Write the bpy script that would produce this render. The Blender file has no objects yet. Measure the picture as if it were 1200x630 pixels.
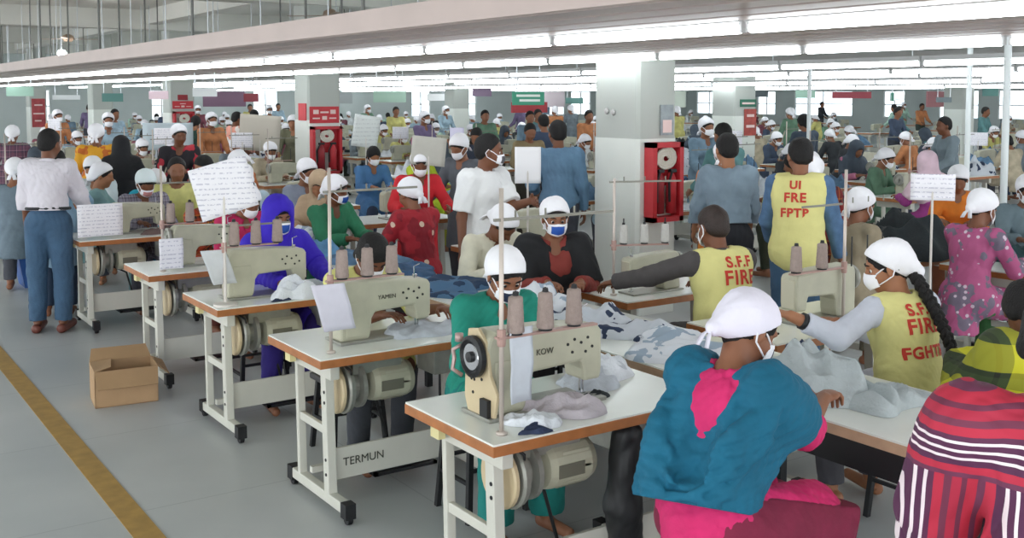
import bpy, bmesh, math, random
import numpy as np
from mathutils import Vector, Matrix, noise
import openvdb as vdb
random.seed(7)
sc = bpy.context.scene
COL = sc.collection
PI = math.pi
# ------------------------------------------------------------ camera, world, exposure
FPX = 1244.0; PITCH = math.radians(4.0); YAW = math.radians(34.4); EYE = 1.95
cam_d = bpy.data.cameras.new('camera'); cam = bpy.data.objects.new('camera', cam_d); COL.objects.link(cam)
cam.location = (0, 0, EYE); cam.rotation_euler = (PI/2-PITCH, 0, -YAW)
cam_d.sensor_width = 36; cam_d.lens = 36*FPX/1200; cam_d.shift_y = -(315-(112+FPX*math.tan(PITCH)))/1200
cam_d.clip_start = .05; cam_d.clip_end = 200
sc.camera = cam
w = bpy.data.worlds.new('world'); sc.world = w; w.use_nodes = True
w.node_tree.nodes['Background'].inputs[0].default_value = (.93, .97, 1, 1)
w.node_tree.nodes['Background'].inputs[1].default_value = 2.3
sc.view_settings.view_transform = 'Standard'; sc.view_settings.look = 'None'
sc.view_settings.gamma = 1; sc.view_settings.exposure = 0.76; sc.view_settings.use_curve_mapping = False
TUBE_POWER = 10.0

# ------------------------------------------------------------ materials
MATS = {}
def srgb(c):
    if isinstance(c, str): c = tuple(int(c[i:i+2], 16)/255 for i in (0, 2, 4))
    return tuple((v/12.92 if v <= .04045 else ((v+.055)/1.055)**2.4) for v in c)
def mat(c, rough=.7, metal=0., bump=0., bscale=60, var=0., vscale=6, name=None, sheen=0.):
    key = (c, rough, metal, bump, bscale, var, vscale, name)
    if key in MATS: return MATS[key]
    m = bpy.data.materials.new(name or 'mat_'+str(c)); m.use_nodes = True
    nt = m.node_tree; b = nt.nodes['Principled BSDF']; col = srgb(c)
    b.inputs['Base Color'].default_value = (*col, 1); b.inputs['Roughness'].default_value = rough
    b.inputs['Metallic'].default_value = metal
    tc = nt.nodes.new('ShaderNodeTexCoord')
    if var:
        n = nt.nodes.new('ShaderNodeTexNoise'); n.inputs['Scale'].default_value = vscale; n.inputs['Detail'].default_value = 5
        nt.links.new(tc.outputs['Object'], n.inputs['Vector'])
        r = nt.nodes.new('ShaderNodeMapRange'); r.inputs[1].default_value = .3; r.inputs[2].default_value = .7
        r.inputs[3].default_value = 1-var; r.inputs[4].default_value = 1+var
        nt.links.new(n.outputs['Fac'], r.inputs[0])
        mx = nt.nodes.new('ShaderNodeVectorMath'); mx.operation = 'SCALE'; mx.inputs[0].default_value = col
        nt.links.new(r.outputs[0], mx.inputs['Scale']); nt.links.new(mx.outputs[0], b.inputs['Base Color'])
    if bump:
        n = nt.nodes.new('ShaderNodeTexNoise'); n.inputs['Scale'].default_value = bscale; n.inputs['Detail'].default_value = 3
        nt.links.new(tc.outputs['Object'], n.inputs['Vector'])
        bp = nt.nodes.new('ShaderNodeBump'); bp.inputs['Strength'].default_value = bump; bp.inputs['Distance'].default_value = .01
        nt.links.new(n.outputs['Fac'], bp.inputs['Height']); nt.links.new(bp.outputs[0], b.inputs['Normal'])
    MATS[key] = m; return m
def cloth(c, var=.12): return mat(c, .85, 0, .25, 45, var, 9)
def emit(c, s, name='glow'):
    m = bpy.data.materials.new(name); m.use_nodes = True; b = m.node_tree.nodes['Principled BSDF']
    b.inputs['Base Color'].default_value = (*srgb(c), 1)
    b.inputs['Emission Color'].default_value = (*srgb(c), 1); b.inputs['Emission Strength'].default_value = s
    return m
def ntm(name, rough=.8):
    m = bpy.data.materials.new(name); m.use_nodes = True; nt = m.node_tree
    b = nt.nodes['Principled BSDF']; b.inputs['Roughness'].default_value = rough
    tc = nt.nodes.new('ShaderNodeTexCoord'); sp = nt.nodes.new('ShaderNodeSeparateXYZ')
    nt.links.new(tc.outputs['Object'], sp.inputs[0])
    return m, nt, b, tc, sp
def M_(nt, op, a, b_=None, c_=None):
    n = nt.nodes.new('ShaderNodeMath'); n.operation = op
    for i, v in enumerate((a, b_, c_)):
        if v is None: continue
        if isinstance(v, (int, float)): n.inputs[i].default_value = v
        else: nt.links.new(v, n.inputs[i])
    return n.outputs[0]
def ramp(nt, fac, stops, const=True):
    r = nt.nodes.new('ShaderNodeValToRGB'); cr = r.color_ramp; cr.interpolation = 'CONSTANT' if const else 'LINEAR'
    cr.elements[0].position = stops[0][0]; cr.elements[0].color = (*srgb(stops[0][1]), 1)
    cr.elements[1].position = stops[1][0]; cr.elements[1].color = (*srgb(stops[1][1]), 1)
    for p, c in stops[2:]:
        e = cr.elements.new(p); e.color = (*srgb(c), 1)
    nt.links.new(fac, r.inputs[0]); return r.outputs[0]
def mixc(nt, f, a, b):
    n = nt.nodes.new('ShaderNodeMix'); n.data_type = 'RGBA'
    if isinstance(f, float): n.inputs[0].default_value = f
    else: nt.links.new(f, n.inputs[0])
    for s, v in ((n.inputs[6], a), (n.inputs[7], b)):
        if isinstance(v, str): s.default_value = (*srgb(v), 1)
        else: nt.links.new(v, s)
    return n.outputs[2]
def striped_shirt():
    m, nt, b, tc, sp = ntm('striped_cloth')
    st = [(0, 'b02a44'), (.10, '6c2c46'), (.16, 'b92a42'), (.27, '6d3350'), (.34, 'bb2c45'), (.44, '56284a'), (.52, 'f0dfe4'), (.555, '56284a'),
          (.62, 'f2e2e6'), (.655, '56284a'), (.72, 'efdfe4'), (.755, '5c2a4a'), (.82, 'ba2b44'), (.92, '73324b')]
    fx = M_(nt, 'FRACT', M_(nt, 'MULTIPLY', M_(nt, 'ADD', sp.outputs[0], 5.045), 5.6))
    vert = ramp(nt, fx, st)
    fz = M_(nt, 'FRACT', M_(nt, 'MULTIPLY', M_(nt, 'ADD', sp.outputs[2], .13), 5.6))
    hor = ramp(nt, fz, st)
    k = M_(nt, 'GREATER_THAN', sp.outputs[2], 1.17)
    nt.links.new(mixc(nt, k, vert, hor), b.inputs['Base Color']); return m
def plaid(c0, c1, c2, s=9):
    m, nt, b, tc, sp = ntm('plaid_cloth')
    a = M_(nt, 'FRACT', M_(nt, 'MULTIPLY', sp.outputs[0], s)); z = M_(nt, 'FRACT', M_(nt, 'MULTIPLY', sp.outputs[2], s))
    A = ramp(nt, a, [(0, c0), (.4, c1), (.7, c2), (.8, c1)]); Z = ramp(nt, z, [(0, c0), (.45, c1), (.72, c2), (.85, c0)])
    nt.links.new(mixc(nt, .5, A, Z), b.inputs['Base Color']); return m
def floral(base, spots, dark, s=14):
    m, nt, b, tc, sp = ntm('floral_cloth')
    v = nt.nodes.new('ShaderNodeTexVoronoi'); v.inputs['Scale'].default_value = s; nt.links.new(tc.outputs['Object'], v.inputs['Vector'])
    n = nt.nodes.new('ShaderNodeTexNoise'); n.inputs['Scale'].default_value = s*.7; nt.links.new(tc.outputs['Object'], n.inputs['Vector'])
    f = M_(nt, 'GREATER_THAN', n.outputs['Fac'], .54); g = M_(nt, 'LESS_THAN', v.outputs['Distance'], .2)
    nt.links.new(mixc(nt, g, mixc(nt, f, base, dark), spots), b.inputs['Base Color']); return m
def paper_mat(base='f2f0f6', ink='9a98b2', s=34):
    m, nt, b, tc, sp = ntm('printed_paper')
    f = M_(nt, 'GREATER_THAN', M_(nt, 'FRACT', M_(nt, 'MULTIPLY', sp.outputs[2], s)), .72)
    n = nt.nodes.new('ShaderNodeTexNoise'); n.inputs['Scale'].default_value = 60; nt.links.new(tc.outputs['Object'], n.inputs['Vector'])
    g = M_(nt, 'GREATER_THAN', n.outputs['Fac'], .5)
    nt.links.new(mixc(nt, M_(nt, 'MULTIPLY', M_(nt, 'MULTIPLY', f, g), .5), base, ink), b.inputs['Base Color']); return m

# ------------------------------------------------------------ objects
def tag(o, label, cat, group=None, kind=None):
    if label: o['label'] = label
    if cat: o['category'] = cat
    if group: o['group'] = group
    if kind: o['kind'] = kind
    return o
def thing(name, label, cat, loc=(0, 0, 0), rz=0, group=None):
    o = bpy.data.objects.new(name, None); COL.objects.link(o); o.location = loc; o.rotation_euler = (0, 0, rz)
    return tag(o, label, cat, group)
def dup(root, loc=None, rz=None, label=None, group=None, swap=None):
    def cp(o, par):
        c = o.copy(); COL.objects.link(c); c.parent = par
        if swap and o.type == 'MESH':
            k = o.name.split('.')[0]
            if k in swap:
                c.material_slots[0].link = 'OBJECT'; c.material_slots[0].material = swap[k]
        for ch in o.children: cp(ch, c)
        return c
    c = cp(root, None)
    if loc is not None: c.location = loc
    if rz is not None: c.rotation_euler = (0, 0, rz)
    if label: c['label'] = label
    if group: c['group'] = group
    elif 'group' in c: del c['group']
    return c
class MB:
    def __init__(s): s.v = []; s.f = []; s.m = []
    def add(s, v, f, mi=0):
        o = len(s.v); s.v += [tuple(p) for p in v]; s.f += [tuple(i+o for i in q) for q in f]; s.m += [mi]*len(f); return s
    def box(s, a, b, mi=0, T=None):
        x0, y0, z0 = a; x1, y1, z1 = b
        v = [Vector(p) for p in ((x0,y0,z0),(x1,y0,z0),(x1,y1,z0),(x0,y1,z0),(x0,y0,z1),(x1,y0,z1),(x1,y1,z1),(x0,y1,z1))]
        if T: v = [T@p for p in v]
        return s.add(v, [(0,3,2,1),(4,5,6,7),(0,1,5,4),(1,2,6,5),(2,3,7,6),(3,0,4,7)], mi)
    def bar(s, a, b, w, h, mi=0, up=(0, 0, 1)):
        a = Vector(a); b = Vector(b); d = (b-a).normalized(); u = Vector(up)
        if abs(d.dot(u)) > .95: u = Vector((0, 1, 0))
        x = d.cross(u).normalized(); y = x.cross(d).normalized()
        v = [p+x*(sx*w/2)+y*(sy*h/2) for p in (a, b) for sx, sy in ((-1,-1),(1,-1),(1,1),(-1,1))]
        return s.add(v, [(3,2,1,0),(4,5,6,7),(0,1,5,4),(1,2,6,5),(2,3,7,6),(3,0,4,7)], mi)
    def prism(s, prof, c0, c1, axis='y', mi=0):   # prof in the two other axes
        def P(a, b, c): return {'y': (a, c, b), 'x': (c, a, b), 'z': (a, b, c)}[axis]
        n = len(prof); v = [P(a, b, c0) for a, b in prof]+[P(a, b, c1) for a, b in prof]
        f = [tuple(range(n)), tuple(reversed(range(n, 2*n)))]+[(i, i+n, (i+1) % n+n, (i+1) % n) for i in range(n)]
        return s.add(v, f, mi)
    def tube(s, pts, r, n=8, mi=0):
        pts = [Vector(p) for p in pts]; rs = r if isinstance(r, (list, tuple)) else [r]*len(pts)
        v = []; f = []; u = None
        for i, p in enumerate(pts):
            d = (pts[min(i+1, len(pts)-1)]-pts[max(i-1, 0)]).normalized()
            if u is None: u = d.orthogonal().normalized()
            u = (u-d*u.dot(d)).normalized(); w_ = d.cross(u)
            v += [p+(u*math.cos(2*PI*k/n)+w_*math.sin(2*PI*k/n))*rs[i] for k in range(n)]
        for i in range(len(pts)-1):
            f += [(i*n+k, i*n+(k+1) % n, (i+1)*n+(k+1) % n, (i+1)*n+k) for k in range(n)]
        f += [tuple(reversed(range(n))), tuple(range((len(pts)-1)*n, len(pts)*n))]
        return s.add(v, f, mi)
    def lathe(s, prof, c=(0, 0, 0), axis=(0, 0, 1), n=20, mi=0):
        q = Vector((0, 0, 1)).rotation_difference(Vector(axis)); c = Vector(c)
        v = []; f = []
        for r, z in prof:
            v += [c+q@Vector((r*math.cos(2*PI*k/n), r*math.sin(2*PI*k/n), z)) for k in range(n)]
        m = len(prof)
        for i in range(m-1):
            f += [(i*n+k, i*n+(k+1) % n, (i+1)*n+(k+1) % n, (i+1)*n+k) for k in range(n)]
        f += [tuple(reversed(range(n))), tuple(range((m-1)*n, m*n))]
        return s.add(v, f, mi)
    def grid(s, fn, nu, nv, mi=0, mfn=None, wrap=False):
        o = len(s.v)
        for j in range(nv+1):
            for i in range(nu+(0 if wrap else 1)): s.v.append(tuple(fn(i/nu, j/nv)))
        W = nu if wrap else nu+1
        for j in range(nv):
            for i in range(nu):
                i2 = (i+1) % W
                s.f.append((o+j*W+i, o+j*W+i2, o+(j+1)*W+i2, o+(j+1)*W+i)); s.m.append(mfn((i+.5)/nu, (j+.5)/nv) if mfn else mi)
        return s
    def build(s, name, mats, parent=None, smooth=False, bevel=0, solid=0, sub=0):
        me = bpy.data.meshes.new(name); me.from_pydata(s.v, [], s.f)
        if not isinstance(mats, (list, tuple)): mats = [mats]
        for m in mats: me.materials.append(m)
        me.polygons.foreach_set('material_index', s.m)
        if smooth: me.polygons.foreach_set('use_smooth', [True]*len(s.f))
        me.update()
        o = bpy.data.objects.new(name, me); COL.objects.link(o)
        if parent: o.parent = parent
        if solid: d = o.modifiers.new('solid', 'SOLIDIFY'); d.thickness = solid; d.offset = 0
        if sub: d = o.modifiers.new('sub', 'SUBSURF'); d.levels = sub; d.render_levels = sub
        if bevel: d = o.modifiers.new('bevel', 'BEVEL'); d.width = bevel; d.segments = 2; d.limit_method = 'ANGLE'
        return o
def struct(o): o['kind'] = 'structure'; return o

# ------------------------------------------------------------ signed distance modelling (people and drapery)
class SDF:
    def __init__(s): s.p = []; s.cuts = []
    def cap(s, a, b, ra, rb, k=.02, flat=False, op='u'):
        s.p.append(('c', Vector(a), Vector(b), ra, rb, k, flat, op)); return s
    def ell(s, c, r, M=None, k=.02, op='u'):
        s.p.append(('e', Vector(c), Vector(r), M or Matrix.Identity(3), None, k, False, op)); return s
    def cut(s, p, n): s.cuts.append((Vector(p), Vector(n).normalized())); return s
    def mesh(s, name, vox, fold=0, ff=1., seed=0, stretch=(1, 1, .45)):
        lo = np.array([1e9]*3); hi = -lo
        def bb(q, m):
            if q[0] == 'c':
                r = max(q[3], q[4])+m; a = np.array(q[1]); b = np.array(q[2]); return np.minimum(a, b)-r, np.maximum(a, b)+r
            r = max(q[2])+m; return np.array(q[1])-r, np.array(q[1])+r
        for q in s.p:
            if q[-1] != 'u': continue
            a, b = bb(q, fold*1.5+2*vox+.01); lo = np.minimum(lo, a); hi = np.maximum(hi, b)
        n = np.ceil((hi-lo)/vox).astype(int)+1
        BIG = .08; D = np.full(n, BIG, np.float32)
        ax = [(lo[i]+vox*np.arange(n[i])).astype(np.float32) for i in range(3)]
        for q in s.p:
            a, b = bb(q, BIG)
            i0 = np.clip(((a-lo)/vox).astype(int), 0, n); i1 = np.clip(((b-lo)/vox).astype(int)+2, 0, n)
            if (i1 <= i0).any(): continue
            sl = tuple(slice(i0[i], i1[i]) for i in range(3))
            X = ax[0][sl[0]][:, None, None]; Y = ax[1][sl[1]][None, :, None]; Z = ax[2][sl[2]][None, None, :]
            if q[0] == 'c':
                A = q[1]; d = q[2]-A; L2 = max(d.length_squared, 1e-9)
                px, py, pz = X-A.x, Y-A.y, Z-A.z
                tt = (px*d.x+py*d.y+pz*d.z)/L2; t = np.clip(tt, 0, 1)
                v = np.sqrt((px-t*d.x)**2+(py-t*d.y)**2+(pz-t*d.z)**2)-(q[3]+(q[4]-q[3])*t)
                if q[6]: v = np.maximum(v, (tt-1)*math.sqrt(L2))
            else:
                R = q[3]; C = q[1]; r = q[2]
                px, py, pz = X-C.x, Y-C.y, Z-C.z
                l = [(px*R[0][i]+py*R[1][i]+pz*R[2][i]) for i in range(3)]
                k0 = np.sqrt((l[0]/r.x)**2+(l[1]/r.y)**2+(l[2]/r.z)**2)
                k1 = np.sqrt((l[0]/r.x**2)**2+(l[1]/r.y**2)**2+(l[2]/r.z**2)**2)+1e-6
                v = k0*(k0-1)/k1
            k = q[5]; cur = D[sl]
            if q[7] == 'u':
                h = np.maximum(k-np.abs(cur-v), 0)/max(k, 1e-6); D[sl] = np.minimum(cur, v)-h*h*k*.25
            else:
                v = -v; h = np.maximum(k-np.abs(cur-v), 0)/max(k, 1e-6); D[sl] = np.maximum(cur, v)+h*h*k*.25
        X = ax[0][:, None, None]; Y = ax[1][None, :, None]; Z = ax[2][None, None, :]
        if fold:
            rg = random.Random(seed); F = np.zeros(n, np.float32)
            for o_ in range(5):
                fr = ff*(14+11*o_); kx = [rg.gauss(0, 1)*fr*stretch[i] for i in range(3)]; kw = [rg.gauss(0, 1)*fr*.35 for i in range(3)]
                wv = np.sin(kw[0]*X+kw[1]*Y+kw[2]*Z+rg.random()*6)
                sn = np.sin(kx[0]*X+kx[1]*Y+kx[2]*Z+1.8*wv+rg.random()*6); F += ((sn if o_ == 0 else .75-1.6*np.abs(sn))/(1+.4*o_)).astype(np.float32)
            D = D+F*(fold/2.2)
        for p, nn in s.cuts:
            D = np.maximum(D, ((X-p.x)*nn.x+(Y-p.y)*nn.y+(Z-p.z)*nn.z).astype(np.float32))
        D = np.clip(D, -BIG, BIG).astype(np.float32)
        D[0], D[-1], D[:, 0], D[:, -1], D[:, :, 0], D[:, :, -1] = (BIG,)*6
        g = vdb.FloatGrid(BIG); g.copyFromArray(np.ascontiguousarray(D))
        v, qd = g.convertToQuads(isovalue=0.0)
        v = np.asarray(v, np.float64)*vox+lo; qd = np.asarray(qd, np.int32)
        if len(qd) == 0: raise RuntimeError('empty sdf '+name)
        a, b, c = v[qd[:, 0]], v[qd[:, 1]], v[qd[:, 2]]
        if np.einsum('ij,ij->i', a, np.cross(b, c)).sum() < 0: qd = qd[:, ::-1]
        me = bpy.data.meshes.new(name); me.vertices.add(len(v)); me.vertices.foreach_set('co', v.ravel().astype(np.float32))
        me.loops.add(qd.size); me.loops.foreach_set('vertex_index', qd.ravel().astype(np.int32))
        me.polygons.add(len(qd)); me.polygons.foreach_set('loop_start', np.arange(0, qd.size, 4, dtype=np.int32))
        me.polygons.foreach_set('use_smooth', np.ones(len(qd), bool)); me.update(calc_edges=True)
        return me
    def build(s, name, m, parent, vox, **kw):
        me = s.mesh(name, vox, **kw); me.materials.append(m)
        o = bpy.data.objects.new(name, me); COL.objects.link(o); o.parent = parent; return o

# ------------------------------------------------------------ people
SKIN = {'a': mat('8a5a40', .55, 0, .08, 80, .06, 12), 'b': mat('74472f', .55, 0, .08, 80, .06, 12), 'c': mat('a06c4c', .55, 0, .08, 80, .06, 12)}
HAIR = mat('0e0b0b', .75, 0, .6, 130, .2, 30); HAIRB = mat('2a1d18', .6, 0, .4, 120, .2, 30)
WHITE = mat('f4f3f8', .8, 0, .2, 40, .03, 8); EYEW = mat('e8e4dc', .4); DARK = mat('16161a', .6)
def Rx(a): return Matrix.Rotation(a, 3, 'X')
def Ry(a): return Matrix.Rotation(a, 3, 'Y')
def Rz(a): return Matrix.Rotation(a, 3, 'Z')
def V(*a): return Vector(a)
def ik(S, W, l1, l2, hint):
    d = W-S; L = d.length
    if L > (l1+l2)*.995: W = S+d*((l1+l2)*.995/L); d = W-S; L = d.length
    a = (l1*l1-l2*l2+L*L)/(2*L); h = math.sqrt(max(l1*l1-a*a, 0)); u = d/L
    hh = hint-u*hint.dot(u); hh.normalize()
    return S+u*a+hh*h, W
def joints(p):
    s = p.get('s', 1.); lean = p.get('lean', .12); R = Rz(p.get('twist', 0))@Rx(-lean)@Ry(p.get('side', 0)); J = {'R': R, 's': s}
    sit = p.get('sit', True)
    P = V(0, 0, p.get('pz', .60)) if sit else V(0, 0, .93*s)
    J['P'] = P; o = lambda x, y, z: P+R@(V(x, y, z)*s)
    J['o'] = o; J['N'] = o(0, 0, .49); hp, hy, hr = p.get('head', (0, 0, 0))
    sw = p.get('sw', .165); J['sw'] = sw
    Rn = R@Rz(hy*.3)@Rx(-hp*.4); M = R@Rx(lean*.7)@Rz(hy)@Rx(-hp-lean*.2)@Ry(hr); J['M'] = M
    J['H'] = J['N']+Rn@(V(0, .025, .135)*s); J['h'] = lambda x, y, z: J['H']+M@(V(x, y, z)*s)
    for sd, k, dflt in ((-1, 'L', None), (1, 'R', None)):
        S = o(sd*sw, 0, .435); J['S'+k] = S
        W = p.get('h'+k)
        if W is None: W = V(sd*.12, .42, .83) if sit else V(sd*.25, .08, .80*s)
        W = Vector(W)
        hint = Vector(p.get('e'+k, (sd*.55, -.25, -1) if sit else (sd*.3, -1, -.1)))
        E, W = ik(S, W, .275*s, .245*s, hint); J['E'+k] = E; J['W'+k] = W
        if sit:
            kn = p.get('knee', (.13, .40, .53)); J['hip'+k] = P+V(sd*.085*s, .02, -.03); J['K'+k] = V(sd*kn[0], kn[1], kn[2]); J['A'+k] = V(sd*kn[0], kn[1]-p.get('tuck', .04), .09)
        else:
            st = p.get('stance', .09); J['hip'+k] = P+V(sd*.085*s, 0, -.04*s); J['K'+k] = V(sd*(st+.005), .02, .50*s); J['A'+k] = V(sd*st, -.02, .09)
        J['T'+k] = J['A'+k]+V(sd*.02, .17*s, -.045)
    return J
def hand(S, W, d, up, side, s, curl, k=.006, grip=0):
    d = d.normalized(); x = d.cross(up).normalized()*(-side); z = (d.cross(x)).normalized()
    if z.dot(up) < 0: z = -z
    g = lambda a, b, c: W+(x*a+d*b+z*c)*s
    S.ell(g(0, .045, 0), V(.038, .052, .016)*s, Matrix((x, d, z)).transposed(), k=.012)
    for xi, L in ((.028, .068), (.0095, .077), (-.0095, .071), (-.028, .055)):
        b0 = g(xi, .078, 0); c1 = curl; c2 = curl*2.1
        p1 = b0+(d*math.cos(c1)-z*math.sin(c1)+x*xi*1.5)*(L*.5*s); p2 = p1+(d*math.cos(c2)-z*math.sin(c2))*(L*.5*s)
        S.cap(b0, p1, .0088*s, .008*s, k=.004); S.cap(p1, p2, .008*s, .0066*s, k=.003)
    t0 = g(.026, .018, -.004); t1 = g(.052, .05, -.012); t2 = g(.056, .08, -.02-.02*curl)
    S.cap(t0, t1, .013*s, .0105*s, k=.008); S.cap(t1, t2, .0105*s, .0085*s, k=.004)
def person(label, loc, rz, p, o, vox=.012, group=None, cat='person', name='person'):
    """p: pose, o: outfit"""
    root = thing(name, label, cat, loc, rz, group)
    J = joints(p); s = J['s']; P, R, M, ob, h = J['P'], J['R'], J['M'], J['o'], J['h']; sd = hash(label) % 997 if False else sum(map(ord, label)) % 997
    sit = p.get('sit', True); fine = vox < .0085; hv = vox
    male = o.get('male', False)
    B = SDF()
    B.ell(P, V(.155, .115, .12)*s, R, k=.03).ell(ob(0, 0, .16), V(.125, .095, .15)*s, R, k=.03).ell(ob(0, 0, .33), V(.145, .1, .16)*s, R, k=.03)
    B.cap(J['SL'], J['SR'], .048*s, .048*s, k=.04)
    B.cap(ob(0, -.005, .45), h(0, -.02, -.05), .052*s, .046*s, k=.03)
    B.ell(h(0, -.008, .028), V(.074, .094, .088)*s, M, k=.02).ell(h(0, .03, -.035), V(.057, .06, .078)*s, M, k=.03)
    B.ell(h(0, .058, -.088), V(.026, .024, .02)*s, M, k=.02)
    B.cap(h(0, .085, .015), h(0, .107, -.022), .008*s, .0125*s, k=.014)
    B.cap(h(-.014, .094, -.026), h(.014, .094, -.026), .009*s, .009*s, k=.01)
    B.cap(h(-.02, .084, -.052), h(.02, .084, -.052), .008*s, .008*s, k=.008).cap(h(-.016, .083, -.063), h(.016, .083, -.063), .008*s, .008*s, k=.006)
    for e in (-1, 1):
        B.cap(h(e*.014, .084, .028), h(e*.045, .074, .026), .008*s, .007*s, k=.014)
        B.ell(h(e*.03, .094, .006), V(.015, .016, .009)*s, M, k=.012, op='s')
        B.ell(h(e*.077, -.004, -.008), V(.009, .019, .032)*s, M@Rz(e*-.35), k=.01)
        B.ell(h(e*.035, .055, -.03), V(.026, .028, .028)*s, M, k=.02)
    for k, e in (('L', -1), ('R', 1)):
        S_, E, W = J['S'+k], J['E'+k], J['W'+k]
        B.cap(S_, E, .046*s, .037*s, k=.02).cap(E, W, .038*s, .025*s, k=.015)
        hd = Vector(p.get('hd'+k, (W-E).normalized() if not sit else ((W-E).normalized()+V(0, .5, -.15)).normalized()))
        up = Vector(p.get('up'+k, (0, 0, 1) if sit else (e, 0, .2)))
        hand(B, W, hd, up, e, s, p.get('curl', .45))
        B.cap(J['hip'+k], J['K'+k], .08*s, .054*s, k=.03).cap(J['K'+k], J['A'+k], .053*s, .036*s, k=.02)
        B.cap(J['A'+k]+V(0, -.04, -.05), J['T'+k], .033*s, .026*s, k=.02)
    body = B.build('body', o.get('skin', SKIN['a']), root, vox)
    # eyes and brows
    if o.get('face', fine):
        for e in (-1, 1):
            q = MB(); q.lathe([(.0001, -.0115*s), (.008*s, -.008*s), (.0115*s, 0), (.0095*s, .0065*s)], c=h(e*.03, .0745, .004), axis=M@V(0, 1, 0), n=14)
            q.lathe([(.0095*s, .0065*s), (.006*s, .0098*s), (.0001, .0112*s)], c=h(e*.03, .0745, .004), axis=M@V(0, 1, -.15), n=14, mi=1)
            q.build('eye', [EYEW, DARK], root, smooth=True)
            MB().tube([h(e*.013, .093, .031), h(e*.03, .092, .037), h(e*.048, .08, .032)], [.003*s, .0042*s, .002*s], 6).build('eyebrow', HAIR, root, smooth=True)
    # trousers
    tm = o.get('trousers')
    if tm:
        T = SDF(); lt = o.get('tloose', .014)
        T.ell(P+R@V(0, 0, .0), V(.168, .125, .13)*s, R, k=.03)
        for k in 'LR':
            A, K = J['A'+k], J['K'+k]; A2 = K+(A-K)*o.get('tlen', .97)
            T.cap(J['hip'+k], K, .085*s+lt, .058*s+lt, k=.03).cap(K, A2, .058*s+lt, .045*s+lt, k=.02, flat=True)
        T.cut(ob(0, 0, .1), R@V(0, 0, 1))
        T.build('trousers', tm, root, max(vox, .008), fold=.006*s if vox < .015 else .004, seed=sd+3, ff=1)
        if o.get('belt'):
            a = []
            for i in range(25):
                t = 2*PI*i/24; a.append(ob(.168*math.cos(t), .128*math.sin(t), .095))
            MB().tube(a, .014, 6).build('belt', DARK, root, smooth=True)
    # shirt
    sm = o.get('shirt')
    if sm:
        C = SDF(); t = o.get('loose', .016)
        C.ell(ob(0, 0, .16), V(.128+t, .1+t, .17)*s, R, k=.04).ell(ob(0, 0, .33), V(.147+t, .102+t, .165)*s, R, k=.03)
        C.ell(P+R@V(0, 0, .02), V(.157+t, .117+t, .14)*s, R, k=.04)
        if not male: C.ell(ob(0, .065, .30), V(.12, .07, .07)*s, R, k=.04)
        C.cap(ob(-J['sw'], 0, .43), ob(J['sw'], 0, .43), .05*s+t*.6, .05*s+t*.6, k=.05)
        sl = o.get('sleeve', 1.0)
        for k in 'LR':
            S_, E, W = J['S'+k], J['E'+k], J['W'+k]; st = t*.8+o.get('sfull', 0)
            if sl <= .5:
                C.cap(S_, S_.lerp(E, sl*2), .048*s+st, .05*s+st, k=.03, flat=True)
            else:
                C.cap(S_, E, .048*s+st, .043*s+st, k=.03); C.cap(E, E.lerp(W, (sl-.5)*2*.96), .042*s+st, .033*s+st*.9, k=.02, flat=True)
        hem = o.get('hem', 'knee')
        if hem == 'knee':
            if sit:
                for k in 'LR': C.cap(J['hip'+k]+V(0, 0, .02), J['hip'+k].lerp(J['K'+k], .85), .115*s, .1*s, k=.05)
                C.cap(P+V(0, -.06, -.02), P+V(0, -.07, -.22), .11*s, .13*s, k=.05, flat=True)
            else:
                for e in (-1, 1): C.cap(P+V(e*.06, 0, .05), V(e*.075, 0, .52*s), .12*s, .135*s, k=.08, flat=True)
        elif hem == 'hip': C.cut(ob(0, 0, -.11), R@V(0, 0, -1))
        else: C.cut(ob(0, 0, .08), R@V(0, 0, -1))
        C.cap(ob(0, .0, .46), ob(0, .03, .60), .062*s, .075*s, k=.01, op='s')
        if not male: C.ell(ob(0, .11, .45), V(.05, .06, .06)*s, R, k=.01, op='s')
        so = C.build('shirt' if male or hem in ('hip', 'waist') else 'tunic', sm, root, hv, fold=(.004 if o.get('vest') else o.get('fold', .009))*s if vox < .015 else .004, seed=sd, ff=o.get('ff', 1.))
        if male and fine:
            a = [ob(.062*math.cos(2*PI*i/16), .062*math.sin(2*PI*i/16)+.0, .482+.012*math.sin(2*PI*i/16+PI)) for i in range(17)]
            MB().tube(a, .014, 6).build('collar', sm, root, smooth=True)
    if o.get('vest'):
        C = SDF()
        C.ell(ob(0, 0, .15), V(.168, .141, .2)*s, R, k=.04).ell(ob(0, 0, .33), V(.178, .139, .18)*s, R, k=.03).ell(P+R@V(0, 0, .0), V(.191, .158, .17)*s, R, k=.04)
        C.cap(ob(-.13, 0, .43), ob(.13, 0, .43), .078*s, .078*s, k=.05)
        C.cap(ob(0, .0, .48), ob(0, .03, .62), .066*s, .08*s, k=.01, op='s')
        for k, e in (('L', -1), ('R', 1)): C.cap(J['S'+k]+R@V(e*.04, 0, .0), J['S'+k]+R@V(e*.2, 0, -.1), .075*s, .09*s, k=.01, op='s')
        C.cut(ob(0, 0, -.14), R@V(0, 0, -1))
        vo = C.build('vest', o['vest'], root, hv, fold=.006, seed=sd+5)
        if o.get('text'): vest_text(vo, root, J, o['text'], o.get('tx', 0))
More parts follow.
